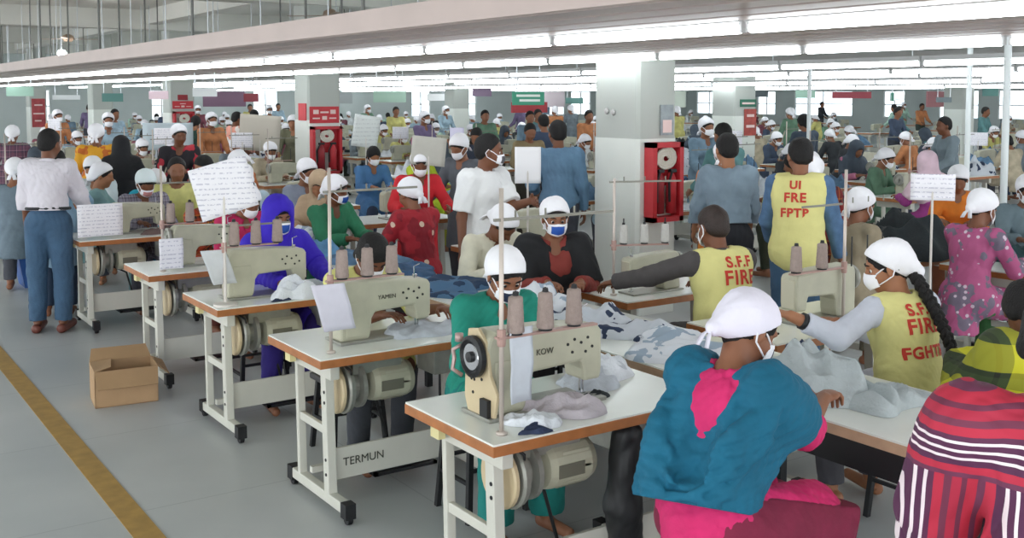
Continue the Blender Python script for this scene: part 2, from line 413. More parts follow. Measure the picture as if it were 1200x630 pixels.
    if o.get('cape'):
        C = SDF(); C.cap(ob(-.15, 0, .42), ob(.15, 0, .42), .085*s, .085*s, k=.05); C.ell(ob(0, 0, .27), V(.19, .14, .2)*s, R, k=.05); C.ell(ob(0, 0, .1), V(.2, .16, .17)*s, R, k=.06)
        for k in 'LR': C.cap(J['S'+k], J['S'+k].lerp(J['E'+k], .95), .075*s, .082*s, k=.05, flat=True)
        C.cap(ob(0, .0, .44), ob(0, .06, .64), .072*s, .09*s, k=.02, op='s'); C.ell(ob(0, .17, .42), V(.06, .1, .12)*s, R, k=.02, op='s')
        C.cut(ob(0, 0, .02), R@V(0, 0, -1)); C.build('shawl', o['cape'], root, hv, fold=.009, seed=sd+2, ff=.9)
    # hair
    hr = o.get('hair', 'short')
    if hr and hr != 'none':
        Hs = SDF(); g = .006 if hr == 'bald' else .008 if hr == 'short' else .0075 if o.get('cap') else .013
        Hs.ell(h(0, -.014, .036), V(.074+g, .09+g, .086+g)*s, M, k=.02)
        if hr in ('short', 'bald'):
            Hs.ell(h(0, -.05, -.02), V(.064, .05, .05)*s, M, k=.03)
            Hs.cut(h(0, .045, .055), M@V(0, 1, -.75)); Hs.cut(h(0, 0, -.055), M@V(0, .35, -1))
            Hs.ell(h(0, .09, -.02), V(.085, .075, .085)*s, M, k=.01, op='s')
        else:
            cq = .6 if o.get('cap') else 1; Hs.cap(h(0, -.055*cq, .0), h(0, -.075*cq, -.05), .05*s*(1 if cq == 1 else .85), .042*s*(1 if cq == 1 else .8), k=.03)
            for e in (-1, 1): Hs.cap(h(e*.05, .02, .04), h(e*.060, -.035, .0 if o.get('cap') else -.03), (.024 if o.get('cap') else .03)*s, (.02 if o.get('cap') else .03)*s, k=.02)
            Hs.ell(h(0, .095, -.035), V(.066, .075, .085)*s, M, k=.015, op='s')
        Hs.build('hair', HAIR if hr != 'bald' else HAIRB, root, min(vox, .009), fold=.003, ff=3, seed=sd)
        if hr == 'braid':
            a = h(0, -.095, -.03); q = o.get('braid_to'); e = ob(.02, -.17, .08) if q is None else Vector(q); br = MB(); n = 46
            for st in range(3):
                pts = []; rr = []
                for i in range(n+1):
                    t = i/n; c = a.lerp(e, t)+R@V(0, -.03*math.sin(PI*t), 0); ph = t*30+st*2*PI/3
                    pts.append(c+R@V(.018*math.cos(ph), .010*math.sin(2*ph), 0)); rr.append(.02*(1-.35*t))
                br.tube(pts, rr, 7)
            br.build('braid', HAIR, root, smooth=True)
    if o.get('cap'):
        cap_mesh(root, J, o.get('capm', WHITE), o.get('peak', .35), sd, fine)
    if o.get('hood'):
        Hd = SDF()
        Hd.ell(h(0, -.018, .03), V(.098, .122, .113)*s, M, k=.03).ell(h(0, .01, -.06), V(.088, .1, .09)*s, M, k=.05)
        Hd.cap(h(0, -.03, -.08), ob(0, -.01, .42), .085*s, .13*s, k=.06)
        if o.get('hoodlong', True):
            Hd.cap(ob(-.12, 0, .42), ob(.12, 0, .42), .085*s, .085*s, k=.06)
            Hd.ell(ob(0, .02, .30), V(.19, .145, .19)*s, R, k=.05)
            for k in 'LR': Hd.cap(J['S'+k], J['S'+k].lerp(J['E'+k], .8), .068*s, .075*s, k=.04, flat=True)
        Hd.ell(h(0, .125, -.014), V(.062, .1, .096)*s, M, k=.02, op='s')
        Hd.build('headscarf', o['hood'], root, hv, fold=.007, seed=sd+9, ff=.9)
    if o.get('mask'):
        mask_mesh(root, J, o['mask'], o.get('maskb', WHITE))
    if o.get('shoes'):
        for k in 'LR':
            q = SDF(); q.cap(J['A'+k]+V(0, -.045, -.052), J['T'+k]+V(0, .02, -.003), .04*s, .036*s, k=.02); q.cut((0, 0, .004), (0, 0, -1)); q.cut((0, 0, .075), (0, 0, 1))
            q.build('shoe', o['shoes'], root, max(vox, .008))
    return root, J
def cap_mesh(root, J, m, peak, sd, fine):
    h = J['h']; M = J['M']; s = J['s']; q = SDF()
    q.ell(h(0, -.011, .036), V(.0905, .1085, .097)*s, M, k=.03)
    q.cap(h(0, -.05, .03), h(0, -.088-.075*peak, -.028-.05*peak), .078*s, (.04-.02*peak)*s, k=.05)
    q.cut(h(0, .068, .070), M@V(0, .70, -.72)); q.cut(h(0, .0, -.085), M@V(0, 0, -1))
    cp = q.build('cap', m, root, .0055 if fine else .009, fold=.0035 if fine else .003, ff=2.2, seed=sd)
    t = MB()
    for e in (-1, 1):
        P = [(.0, -.09-.07*peak, -.035-.04*peak), (e*.018, -.10-.07*peak, -.07-.04*peak), (e*.03, -.10-.06*peak, -.11-.04*peak)]
        W = .018
        v = [h(x-W*(1 if i else .4), y, z) for i, (x, y, z) in enumerate(P)]+[h(x+W*(1 if i else .4), y-.01, z) for i, (x, y, z) in enumerate(P)]
        t.add(v, [(0, 1, 4, 3), (1, 2, 5, 4)])
    t.build('knot', m, cp, smooth=True, solid=.004)
def mask_mesh(root, J, m, mb):
    h = J['h']; q = MB()
    def fn(u, v):
        a = (u-.5)*2*1.12; sh = 1-.35*abs(u-.5)*2
        z = -.042+(.5-v)*.088*sh
        bul = .016*math.cos(a)*math.sin(PI*v*.9+.2)
        x = (.066)*math.sin(a); y = .027+(.078+bul-.1*max(0, -z-.05))*math.cos(a)
        return h(x, y, z)
    q.grid(fn, 20, 12, mfn=lambda u, v: 1 if (u < .2 or u > .8 or v < .17 or v > .85) else 0)
    mk = q.build('mask', [m, mb], root, smooth=True, solid=.003)
    for e in (-1, 1):
        MB().tube([h(e*.0595, .062, -.0126), h(e*.070, .032, .004), h(e*.081, -.006, .018), h(e*.088, -.022, -.008), h(e*.081, -.008, -.034), h(e*.072, .03, -.05), h(e*.0595, .060, -.062)], .0034, 6).build('strap', mb, mk, smooth=True)
def vest_text(vo, root, J, lines, tx):
    from mathutils.bvhtree import BVHTree
    me = vo.data; bv = BVHTree.FromPolygons([v.co for v in me.vertices], [tuple(f.vertices) for f in me.polygons])
    R, ob, s = J['R'], J['o'], J['s']; mt = mat('c43a2c', .8); z = .40
    for txt, size in lines:
        cu = bpy.data.curves.new('t', 'FONT'); cu.body = txt; cu.size = size; cu.align_x = 'CENTER'; cu.offset = .0028; cu.space_character = 1.12
        to = bpy.data.objects.new('t', cu); COL.objects.link(to); dg = bpy.context.evaluated_depsgraph_get()
        tm = bpy.data.meshes.new_from_object(to.evaluated_get(dg)); bpy.data.objects.remove(to)
        bm = bmesh.new(); bm.from_mesh(tm); bmesh.ops.triangulate(bm, faces=bm.faces[:])
        for _ in range(3):
            es = [e for e in bm.edges if e.calc_length() > .018]
            if es: bmesh.ops.subdivide_edges(bm, edges=es, cuts=1); bmesh.ops.triangulate(bm, faces=bm.faces[:])
        for v in bm.verts:
            x, y = v.co.x, v.co.y
            o_ = ob(x+tx, -.6, z+y); d = R@V(0, 1, 0)   # back seen from behind: +x to the right
            hit = bv.ray_cast(o_, d)
            v.co = (hit[0]-d*.0045) if hit[0] else ob(x+tx, -.14, z+y)
        bm.to_mesh(tm); bm.free(); tm.materials.clear(); tm.materials.append(mt)
        t = bpy.data.objects.new('lettering', tm); COL.objects.link(t); t.parent = vo
        z -= size*1.16
def rzd(dx, dy): return math.atan2(-dx, dy)
# ============================================================ SETTING
def floor_mat():
    m, nt, b, tc, sp = ntm('grey_floor', .32)
    n = nt.nodes.new('ShaderNodeTexNoise'); n.inputs['Scale'].default_value = .8; n.inputs['Detail'].default_value = 6; nt.links.new(tc.outputs['Object'], n.inputs['Vector'])
    base = ramp(nt, n.outputs['Fac'], [(.3, 'abb0b1'), (.7, 'c2c5c5')], False)
    fx = M_(nt, 'FRACT', M_(nt, 'MULTIPLY', sp.outputs[0], .8)); fy = M_(nt, 'FRACT', M_(nt, 'MULTIPLY', sp.outputs[1], .8))
    g = M_(nt, 'MAXIMUM', M_(nt, 'LESS_THAN', fx, .006), M_(nt, 'LESS_THAN', fy, .006))
    nt.links.new(mixc(nt, M_(nt, 'MULTIPLY', g, .35), base, '70767a'), b.inputs['Base Color'])
    r = nt.nodes.new('ShaderNodeMapRange'); r.inputs[3].default_value = .25; r.inputs[4].default_value = .5
    nt.links.new(n.outputs['Fac'], r.inputs[0]); nt.links.new(r.outputs[0], b.inputs['Roughness']); return m
X0, X1, Y0, Y1, HC = -8, 44, -6, 46, 3.75
struct(MB().box((X0, Y0, -.1), (X1, Y1, 0)).build('floor', floor_mat()))
CEIL = mat('d6d7d0', .9, 0, .05, 3, .05, .7)
struct(MB().box((X0, Y0, HC), (X1, Y1, HC+.15)).build('ceiling', CEIL))
n_ = 0
for y in (7.3, 15.5, 23.2, 30.9, 38.6):
    n_ += 1; struct(MB().box((X0, y-.2, HC-.4), (X1, y+.2, HC+.01)).build('trim_%d' % n_, CEIL))
for x in (6.5, 14.7, 23, 31.2, 39.4):
    n_ += 1; struct(MB().box((x-.15, Y0, HC-.3), (x+.15, Y1, HC+.01)).build('trim_%d' % n_, CEIL))
WALLM = mat('c2cac8', .85, 0, 0, 1, .04, 1)
def wall_with(name, axis, c, spans, lo, hi, z0, z1):
    q = MB()
    def bx(a, b, za, zb):
        if axis == 'y': q.box((a, c, za), (b, c+.2, zb))
        else: q.box((c, a, za), (c+.2, b, zb))
    bx(lo, hi, 0, z0); bx(lo, hi, z1, HC); p = lo
    for a, b in spans: bx(p, a, z0, z1); p = b
    bx(p, hi, z0, z1)
    return struct(q.build(name, WALLM))
GL = mat('dfe8ee', .1); GL.node_tree.nodes['Principled BSDF'].inputs['Transmission Weight'].default_value = 1
FR = mat('e6e8e6', .5)
wn = 0
sb = [(8.2, 8.9), (12.9, 13.8), (17.4, 18.6), (25.5, 26.6), (28, 29.3), (33.9, 35), (35.4, 36.8)]; sr = [(24, 26.5), (27.4, 29.4), (31.2, 32.4), (34.2, 37.9), (39.2, 40.5), (43.2, 45.2)]
wall_with('wall_back', 'y', Y1, sb, X0, X1, .9, 2.2); wall_with('wall_right', 'x', X1, sr, Y0, Y1, .9, 2.2)
for ax, sp_, c in (('y', sb, Y1), ('x', sr, X1)):
    for a, b in sp_:
        wn += 1; q = MB(); g = MB()
        def bb(Q, u0, u1, z0, z1, d0, d1):
            if ax == 'y': Q.box((u0, c+d0, z0), (u1, c+d1, z1))
            else: Q.box((c+d0, u0, z0), (c+d1, u1, z1))
        for u in (a, (a+b)/2-.02, b-.05): bb(q, u, u+.05, .9, 2.2, .04, .12)
        for z in (.9, 1.5, 2.15): bb(q, a, b, z, z+.05, .045, .115)
        f = struct(q.build('window_%d' % wn, FR)); bb(g, a+.02, b-.02, .92, 2.18, .075, .085); g.build('pane', GL, f)
# pillars
PU = mat('b4b8b2', .8, 0, .05, 20, .03, 1.5); PL = mat('dfe3dc', .35, 0, .03, 20, .03, 2)
def pillar(x, y, s, label, split=1.57, sy=None):
    t = thing('pillar', label, 'pillar', (x, y, 0))
    c = .03; h = s/2; g = (sy or s)/2-h
    def oc(h): return [(-h+c, -h-g), (h-c, -h-g), (h, -h+c-g), (h, h-c+g), (h-c, h+g), (-h+c, h+g), (-h, h-c+g), (-h, -h+c-g)]
    MB().prism(oc(h), 0, split, 'z').build('painted_base', PL, t); MB().prism(oc(h-.004), split, HC, 'z').build('shaft', PU, t)
    return t
pillar(6.38, 7.34, .47, 'broad white pillar closest to the camera, right of centre', sy=.62)
pillar(7.02, 15.75, .56, 'white pillar with a plain red notice and a red fire cabinet, left of centre')
pillar(7.3, 23.9, .56, 'white pillar carrying a red fire point, third from the camera')
pillar(7.2, 30.6, .56, 'far white pillar just left of the fire point pillar')
pillar(7.0, 38.5, .56, 'farthest white pillar with a tall red notice, above the man in the white shirt')
pillar(14.9, 14.3, .6, 'grey white pillar behind the man in the grey shirt')
pillar(27.3, 17.6, .6, 'distant white pillar near the right edge, beyond the orange top')
pillar(16.5, 27, .56, 'distant white pillar behind the hanging green sign')
pillar(5.1, 40.5, .5, 'farthest pillar at the left edge of the hall')
# fire points
RED = mat('c02c35', .5, 0, 0, 1, .06, 8); REDD = mat('8f1c26', .5); SILV = mat('b8bcc0', .35, .8); BLK = mat('1a1b1e', .5)
def fire_point(x, y, z, w, hh, label, hose=True):
    t = thing('fire_hose_cabinet', label, 'fire cabinet', (x, y, z))
    q = MB(); f = .045
    for a, b in (((0, 0), (f, hh)), ((w-f, 0), (w, hh)), ((0, hh-f), (w, hh)), ((0, 0), (w, f))):
        q.box((a[0], -.12, a[1]), (b[0], 0, b[1]))
    q.box((w*.36, -.03, hh*.45), (w, -.0, hh)); q.build('frame', RED, t)
    for i, xx in enumerate((w*.3, w*.7)):
        r = w*.13
        e = MB().lathe([(.001, 0), (r, .01), (r, hh*.42), (r*.6, hh*.5), (r*.25, hh*.53), (r*.25, hh*.56)], (xx, -.075, f+.02), n=14).build('extinguisher', RED if i else REDD, t, smooth=True)
        MB().box((xx-r*.5, -.1, hh*.62), (xx+r*.9, -.06, hh*.66)).tube([(xx-r*.3, -.1, hh*.63), (xx-r*1.2, -.11, hh*.5), (xx-r*1.1, -.11, hh*.25)], .012, 6).build('nozzle', BLK, e)
    a = []
    for i in range(60): an = i*.45; rr = .03+.0016*i; a.append((w*.5+rr*math.cos(an), -.08, hh*.8+rr*math.sin(an)*.8))
    MB().tube(a, .012, 6).build('hose', mat('d9d4c8', .7), t, smooth=True)
    return t
fire_point(6.22, 7.026, .84, .36, .70, 'red fire cabinet with extinguishers on the near broad pillar')
fire_point(6.76, 15.468, .72, .5, .75, 'red fire cabinet on the pillar left of centre')
fire_point(7.08, 23.618, .85, .46, .75, 'red fire cabinet on the third pillar, left of the rolled up notice paper')
def notice(name, x, y, z, w, hh, m, label, cat='notice', ax='y', marks=None, th=.012):
    t = thing(name, label, cat, (x, y, z)); q = MB()
    if ax == 'y': q.box((0, -th, 0), (w, 0, hh))
    else: q.box((-th, 0, 0), (0, w, hh))
    q.build('panel', m, t)
    if marks:
        k = MB()
        for a0, a1, z0, z1 in marks:
            if ax == 'y': k.box((a0*w, -th-.004, z0*hh), (a1*w, -th, z1*hh))
            else: k.box((-th-.004, a0*w, z0*hh), (-th, a1*w, z1*hh))
        k.build('print', mat('e4c9c4', .7), t)
    return t
MK = [(.12, .3, .55, .8), (.7, .88, .55, .8), (.36, .64, .6, .7), (.42, .58, .2, .42), (.1, .34, .25, .33), (.66, .9, .25, .33)]
notice('framed_poster', 6.40, 7.025, 1.60, .15, .27, mat('8f979b', .5, 0, 0, 1, .2, 14), 'grey framed poster with a red lower half on the broad pillar', marks=[(.15, .85, .08, .5)])
notice('red_sign', 6.76, 15.468, 1.52, .5, .26, RED, 'wide red sign above the fire cabinet left of centre', 'sign', marks=MK)
notice('red_notice', 6.741, 15.53, 1.56, .3, .27, RED, 'plain square red notice on the left face of the pillar', 'notice', 'x')
notice('red_sign', 7.08, 23.618, 1.66, .46, .17, RED, 'red sign above the fire cabinet of the third pillar', 'sign', marks=MK[2:])
notice('red_sign', 7.2, 23.618, 1.85, .22, .12, REDD, 'small dark red sign crowning the fire point of the third pillar', 'sign')
notice('tall_red_poster', 6.8, 38.218, .9, .42, .95, mat('a8474a', .6, 0, 0, 1, .3, 6), 'tall red printed poster on the farthest pillar at left', 'poster', marks=[(.2, .8, .75, .8), (.1, .9, .45, .5), (.2, .7, .2, .25)])
notice('tall_red_poster', 14.86, 13.995, 1.2, .32, .5, mat('a3453c', .6, 0, 0, 1, .3, 9), 'narrow red poster on the pillar behind the grey shirted man', 'poster', marks=[(.2, .8, .7, .8), (.15, .85, .3, .4)])
notice('green_sign', 14.75, 13.995, 1.74, .42, .14, mat('2b6b55', .6), 'dark green sign board above the narrow red poster', 'sign', marks=[(.1, .9, .35, .6)])
for i, (yy, zz) in enumerate(((7.36, 1.80), (7.45, 1.81))):
    e = MB().lathe([(.001, .014), (.022, .013), (.03, 0), (.001, 0)], (6.14, yy, zz), (-1, 0, 0), 14).build('wall_switch', mat('b9b6b4', .5), None, smooth=True)
    tag(e, ('small round grey switch on the left face of the broad pillar', 'second round grey switch, farther back on the broad pillar')[i], 'switch')
# banner and green hanging sign
b = thing('red_banner', 'long dull red banner hanging under the green sign', 'banner', (15.75, 23.0, 1.5)); MB().box((0, 0, 0), (1.15, .05, .28)).build('panel', mat('a53a40', .7), b); MB().tube([(.1, .025, .28), (.1, .025, HC-1.5)], .012, 5).build('cord', SILV, b); MB().tube([(1.05, .025, .28), (1.05, .025, HC-1.5)], .012, 5).build('cord', SILV, b)
t = thing('hanging_sign', 'green hanging sign with two white text lines, near centre', 'sign', (7.78, 11.0, 1.83), -.35)
MB().box((-.21, -.02, 0), (.21, .02, .17)).build('panel', mat('3f9a7c', .5), t, bevel=.008)
MB().box((-.16, -.026, .105), (.15, -.02, .135)).box((-.12, -.026, .045), (.15, -.02, .075)).build('print', mat('eef6f0', .6), t)
MB().tube([(-.15, 0, .17), (-.15, 0, HC-1.83)], .006, 6).tube([(.15, 0, .17), (.15, 0, HC-1.83)], .006, 6).build('hanger', SILV, t)
t = thing('hanging_sign', 'small green hanging sign far away above the right half', 'sign', (18.2, 13.2, 1.84), .7)
MB().box((-.22, -.02, 0), (.22, .02, .17)).build('panel', mat('3f8a72', .5), t); MB().tube([(0, 0, .17), (0, 0, HC-1.84)], .008, 6).build('hanger', SILV, t)
for i, (x, y, w_) in enumerate(((12.5, 38, 1.6), (21, 30, 1.8), (23.5, 26.5, 1.8), (33, 22.5, 2.2))):
    c_ = ('7a5d70', 'd8c9cf', 'dfe8da', 'c98e92')[i]
    q = thing('hanging_banner', '', 'banner', (x, y, 1.55)); MB().box((0, 0, 0), (w_, .04, .55)).build('panel', mat(c_, .8), q); MB().tube([(.1, .02, .55), (.1, .02, HC-1.55)], .012, 5).build('cord', SILV, q); MB().tube([(w_-.1, .02, .55), (w_-.1, .02, HC-1.55)], .012, 5).build('cord', SILV, q); tag(q, ('dull purple banner hanging between far left pillars', 'pale pink banner far behind the centre', 'pale green banner far behind the vested man', 'faded pink banner far back on the right')[i], 'banner')
# walkway tape
TAPE = mat('a88648', .6, 0, 0, 1, .15, 12); q = MB().box((1.20, -1, 0), (1.32, 26, .004)).build('floor_tape', TAPE); tag(q, 'long yellow brown walkway tape on the grey floor', 'floor tape')

def pxof(x, y):
    a = math.sin(YAW)*x+math.cos(YAW)*y; b = math.cos(YAW)*x-math.sin(YAW)*y; return (600+FPX*b/a if a > .5 else -999), a
ZN = [(130, 'at far left'), (195, 'left of the third pillar'), (350, 'between the fire pillars'), (480, 'past the red notice pillar'), (600, 'left of centre'), (700, 'left of the broad pillar'), (840, 'right of the broad pillar'), (950, 'behind the standing men'), (1060, 'above the dark heap'), (1201, 'at far right')]
def zone(px):
    for a, n in ZN:
        if px < a: return n
def band(d): return 'close by' if d < 7 else 'in middle rows' if d < 14 else 'far back' if d < 22 else 'farthest away'
# ------------------------------------------------------------ lamp canopies and tubes
PANM = mat('b9a8a2', .45, .15, .08, 8, .05, 3); TUBE = emit('f2fbff', TUBE_POWER, 'lit_tube'); CAPM = mat('b9b9b9', .5)
def canopy(xa, xb, z, label, rods):
    t = thing('lighting_canopy', label, 'ceiling canopy', (xa, 0, z))
    w = xb-xa; pr = [(0, .16)]; n = max(2, int(w/.22)); ya, yb = -3, 44
    top = [(0, .12), (0, 0)]
    for i in range(n):
        a = w*i/n; top += [(a+.02, 0), (a+.03, .022), (a+.07, .022), (a+.08, 0)]
    top += [(w, 0), (w, .12), (w-.02, .12), (w-.02, .03), (.02, .03), (.02, .12)]
    m = len(top); v = [(a, ya, b) for a, b in top]+[(a, yb, b) for a, b in top]
    MB().add(v, [(i, (i+1) % m, (i+1) % m+m, i+m) for i in range(m)]).build('panel', PANM if xa < 5 else mat('a8a5a0', .7, 0, .08, 8, .05, 3), t)
    for y in rods:
        for xx in (.03, w-.03): MB().tube([(xx, y, .1), (xx, y, HC-z)], .011, 6).build('rod', mat('6a6b68', .5, .5), t)
def lamp_row(x, z, L, y0, y1, which):
    y = y0; first = None
    while y < y1:
        px, d = pxof(x, y+L/2)
        if -40 < px < 1400:
            lab = 'lit tube of the %s, %s' % (which, zone(max(px, 0)) or 'beyond the right edge'); g = lab.replace('lit tube', 'tubes')
            if first is None:
                t = thing('fluorescent_tube', lab, 'tube light', (x, y, z), 0, g)
                MB().tube([(0, .02, 0), (0, L-.02, 0)], .024, 8).build('tube', TUBE, t, smooth=True)
                MB().box((-.035, 0, .03), (.035, L, .075)).box((-.015, 0, -.02), (.015, .02, .03)).box((-.015, L-.02, -.02), (.015, L, .03)).build('batten', CAPM, t)
                MB().tube([(0, .1, .07), (0, .1, HC-z)], .006, 5).build('hanger', SILV, t)
                first = t
            else: dup(first, (x, y, z), 0, lab, g)
        y += L+.03
rods = [y+.4 for y in range(2, 40, 3)]
canopy(2.66, 3.68, 2.30, 'pinkish metal lamp canopy closest to the aisle', rods)
canopy(3.95, 5.9, 2.30, 'wide pinkish metal lamp canopy second from the aisle', rods[::2])
canopy(9.7, 12.4, 2.46, 'lamp canopy beyond the broad pillar', rods[::2])
canopy(16.6, 19.3, 2.55, 'lamp canopy over the middle of the hall', rods[::3])
canopy(24.7, 27.4, 2.7, 'lamp canopy over the far lines', rods[::3])
canopy(33.5, 36.5, 2.6, 'farthest lamp canopy by the right wall', rods[::4])
for args in ((3.80, 2.27, 1.5, -1, 44, 'lamp row nearest the aisle'), (6.02, 2.27, 1.5, -1, 44, 'second lamp row from the aisle'), (9.4, 2.27, 1.8, 1, 44, 'lamp row just beyond the broad pillar'),
             (12.8, 2.28, 1.8, 2, 44, 'fourth lamp row from the aisle'), (16.3, 2.3, 2.4, 4, 44, 'fifth lamp row from the aisle'), (19.6, 2.3, 2.4, 6, 44, 'sixth lamp row from the aisle'),
             (24.3, 2.36, 3, 8, 44, 'seventh lamp row from the aisle'), (27.8, 2.36, 3, 10, 44, 'eighth lamp row from the aisle'), (36.7, 2.5, 3, 14, 44, 'last lamp row by the right wall'),
             (14.5, 2.16, 1.8, 9, 44, 'low lamp row over the middle lines'), (21.8, 2.16, 2.4, 12, 44, 'low lamp row over the far lines'), (30.5, 2.2, 3, 14, 44, 'low lamp row over the farthest lines')):
    lamp_row(*args)
rs = random.Random(5)
for k, (nm, c) in enumerate([('pale green', 'a9cdbb'), ('white', 'e4e8e8'), ('teal', '5f8a84'), ('pale pink', 'dcc3ca'), ('white', 'e4e8e8'), ('dark red', '93404a'), ('teal', '5c978d'), ('light grey', 'b9c0c2'), ('pale green', 'b4d2c0'), ('white', 'e9eaea'), ('dull purple', '7e6a80'), ('white', 'e4e8e8'), ('teal', '5f8a84'), ('light grey', 'aab2b6'), ('pale pink', 'd9b9c2'), ('dark grey', '5d676b'), ('dark grey', '5d676b'), ('pale green', 'a9cdbb'), ('dark red', '93404a'), ('white', 'e4e8e8'), ('dark grey', '6a7478'), ('teal', '5f8a84')]):
    px = 25+k*54; an = YAW+math.atan((px-600)/FPX); D = rs.uniform(17, 29); x, y = D*math.sin(an), D*math.cos(an)
    if abs(px-740) < 60 or 9.4 < x < 12.7: continue
    w_ = rs.uniform(.3, .6); hh = rs.uniform(.1, .22); zz = rs.uniform(1.78, 1.95)
    t = thing('line_sign', '%s board hanging over the sewing lines %s, %s' % (nm, band(D), zone(px)), 'sign', (x, y, zz), -an)
    MB().box((-w_/2, -.015, 0), (w_/2, .015, hh)).build('panel', mat(c, .7), t)
    for e in (-1, 1): MB().tube([(e*w_*.4, 0, hh), (e*w_*.4, 0, HC-zz)], .008, 5).build('hanger', SILV, t)
# pale drop posts
for x, y, r, lab in ((8.6, 5.1, .03, 'white upright service post at the right edge of the hall'), (10.1, 6.4, .028, 'slender white post right of the paper stand'), (12.4, 10.4, .03, 'thin pale post beyond the red patterned dress')):
    q = MB().lathe([(.09, 0), (.09, .012), (r, .014), (r, HC)], (x, y, 0), n=12).build('service_post', mat('e3e9ea', .4)); tag(q, lab, 'post')
# ceiling fans hinted between the beams
def fan(x, y, label, group=None):
    t = thing('ceiling_fan', label, 'fan', (x, y, HC-.75), random.random()*2, group)
    MB().tube([(0, 0, .08), (0, 0, .75)], .012, 8).build('downrod', mat('80746a', .5), t)
    MB().lathe([(.001, -.05), (.07, -.05), (.11, 0), (.09, .06), (.03, .09)], n=18).build('motor_housing', mat('8d7a68', .4), t, smooth=True)
    for k in range(3):
        a = k*2*PI/3; T = Matrix.Rotation(a, 4, 'Z'); MB().box((.1, -.05, .0), (.58, .05, .008), T=T).build('blade', mat('9c8f82', .5), t)
for x, y, l in ((2.0, 11.0, 'brown ceiling fan at the upper left corner'), (6.0, 13.0, 'ceiling fan above the pillar left of centre'), (8.7, 12.8, 'ceiling fan hanging right of the fan over the pillar'), (4.4, 21, 'distant ceiling fan above the far left lines'),): fan(x, y, l)
sp_ = thing('spot_lamp', 'bright round lamp glowing under the ceiling at upper left', 'lamp', (4.2, 20.6, 2.72))
MB().lathe([(.001, -.07), (.06, -.05), (.08, 0), (.05, .05), (.001, .06)], n=16).build('bulb', emit('ffffff', 60, 'lit_bulb'), sp_, smooth=True)
MB().tube([(0, 0, .05), (0, 0, HC-2.72)], .012, 6).build('hanger', SILV, sp_)

# ============================================================ SEWING STATIONS
TOP = mat('e9ece6', .22, 0, 0, 1, .02, 5); EDGE = mat('a86a3c', .45, 0, .1, 30, .15, 14); STEEL = mat('cdccc2', .45, 0, .04, 30, .04, 6); RUB = mat('17181b', .6)
CREAM = mat('b9b7a2', .42, 0, .05, 40, .09, 9); CREAMD = mat('cbb996', .45, 0, .03, 40, .05, 9); GREYM = mat('9a9a92', .4, .3, .1, 50, .1, 20); CHR = mat('c8c8cc', .2, 1)
def sewing_table(label, loc, L=1.1, W=.62, rz=0, full=True, group=None):
    t = thing('sewing_table', label, 'sewing table', loc, rz, group); H = .76
    tt = MB().box((.003, .003, H-.008), (L-.003, W-.003, H)).build('tabletop', TOP, t)
    MB().box((0, 0, H-.045), (L, W, H-.007)).build('wood_edge', EDGE, tt, bevel=.003 if full else 0)
    for i, x in enumerate((.10, L-.14)):
        q = MB(); y0, y1 = .02, W-.06
        q.bar((x, .12, .07), (x, .05+.10, H-.09), .045, .055, up=(0, 1, 0)); q.bar((x, W-.18, .07), (x, W-.16, H-.09), .04, .03, up=(0, 1, 0))
        q.box((x-.022, y0-.10, .045), (x+.022, y1, .095)); q.box((x-.024, .06, H-.12), (x+.024, W-.08, H-.05)); q.box((x-.012, .14, .36), (x+.012, W-.16, .40))
        lg = q.build('leg', STEEL, t, bevel=.004 if full else 0)
        if full:
            for z in (.18, .25, .52, .57): MB().lathe([(.001, .003), (.008, .003), (.008, 0)], (x-.0225, .115+.03*z, z), (-1, 0, 0), 8).build('bolt', DARK, lg)
        for y in (y0-.085, y1-.015):
            c = MB().box((x-.026, y-.028, .03), (x+.026, y+.028, .1)).lathe([(.001, -.012), (.028, -.012), (.028, .012), (.001, .012)], (x, y, .028), (1, 0, 0), 14)
            c.build('foot_cap', RUB, t)
    bm_ = MB().box((.10, .135, .14), (L-.13, .15, .29)); bm_.build('crossbeam', STEEL, t)
    MB().box((.10, W-.3, .12), (L-.13, W-.27, .15)).build('rail', STEEL, t)
    if full:
        p = MB()
        for k in range(7): p.box((.35, .16+k*.035, .10), (.70, .18+k*.035, .115))
        p.box((.35, .16, .10), (.37, .41, .115)).box((.68, .16, .10), (.70, .41, .115)); p.build('treadle', BLK, t)
        mo = MB().lathe([(.05, .0), (.085, .01), (.092, .04), (.092, .20), (.08, .23), (.05, .245)], (.33, .21, .56), (1, 0, 0), 24)
        for k in range(10):
            a = k*2*PI/10; mo.box((.40, .21+.09*math.cos(a)-.004, .56+.09*math.sin(a)-.004), (.52, .21+.098*math.cos(a)+.004, .56+.098*math.sin(a)+.004))
        mo = mo.build('motor', CREAM, t, smooth=False)
        MB().lathe([(.12, .0), (.13, .008), (.125, .03), (.07, .035), (.07, .075), (.11, .08), (.11, .10), (.06, .11)], (.19, .21, .56), (1, 0, 0), 26).build('flywheel', GREYM, mo)
        MB().lathe([(.001, 0), (.11, 0), (.118, .006), (.118, .02), (.001, .022)], (.155, .21, .555), (1, 0, 0), 26).build('belt_guard', CREAMD, mo)
        MB().box((.24, .16, .62), (.5, .26, .72)).build('mounting_bracket', GREYM, mo); MB().box((.37, .115, .53), (.49, .118, .58)).build('rating_plate', mat('6f6d60', .5), mo)
        MB().tube([(.22, .13, .6), (.2, .1, .66), (.16, .2, .71)], .006, 6).tube([(.3, .3, .5), (.45, .33, .42), (.5, .3, .2), (.52, .3, .12)], .008, 6).build('cable', BLK, t, smooth=True)
        MB().box((L-.36, .2, H-.22), (L-.2, .38, H-.05)).build('control_box', GREYM, t, bevel=.006)
        MB().box((.03, .42, H-.10), (.06, .48, H-.045)).build('switch', mat('d9cf9a', .5), t)
    return t
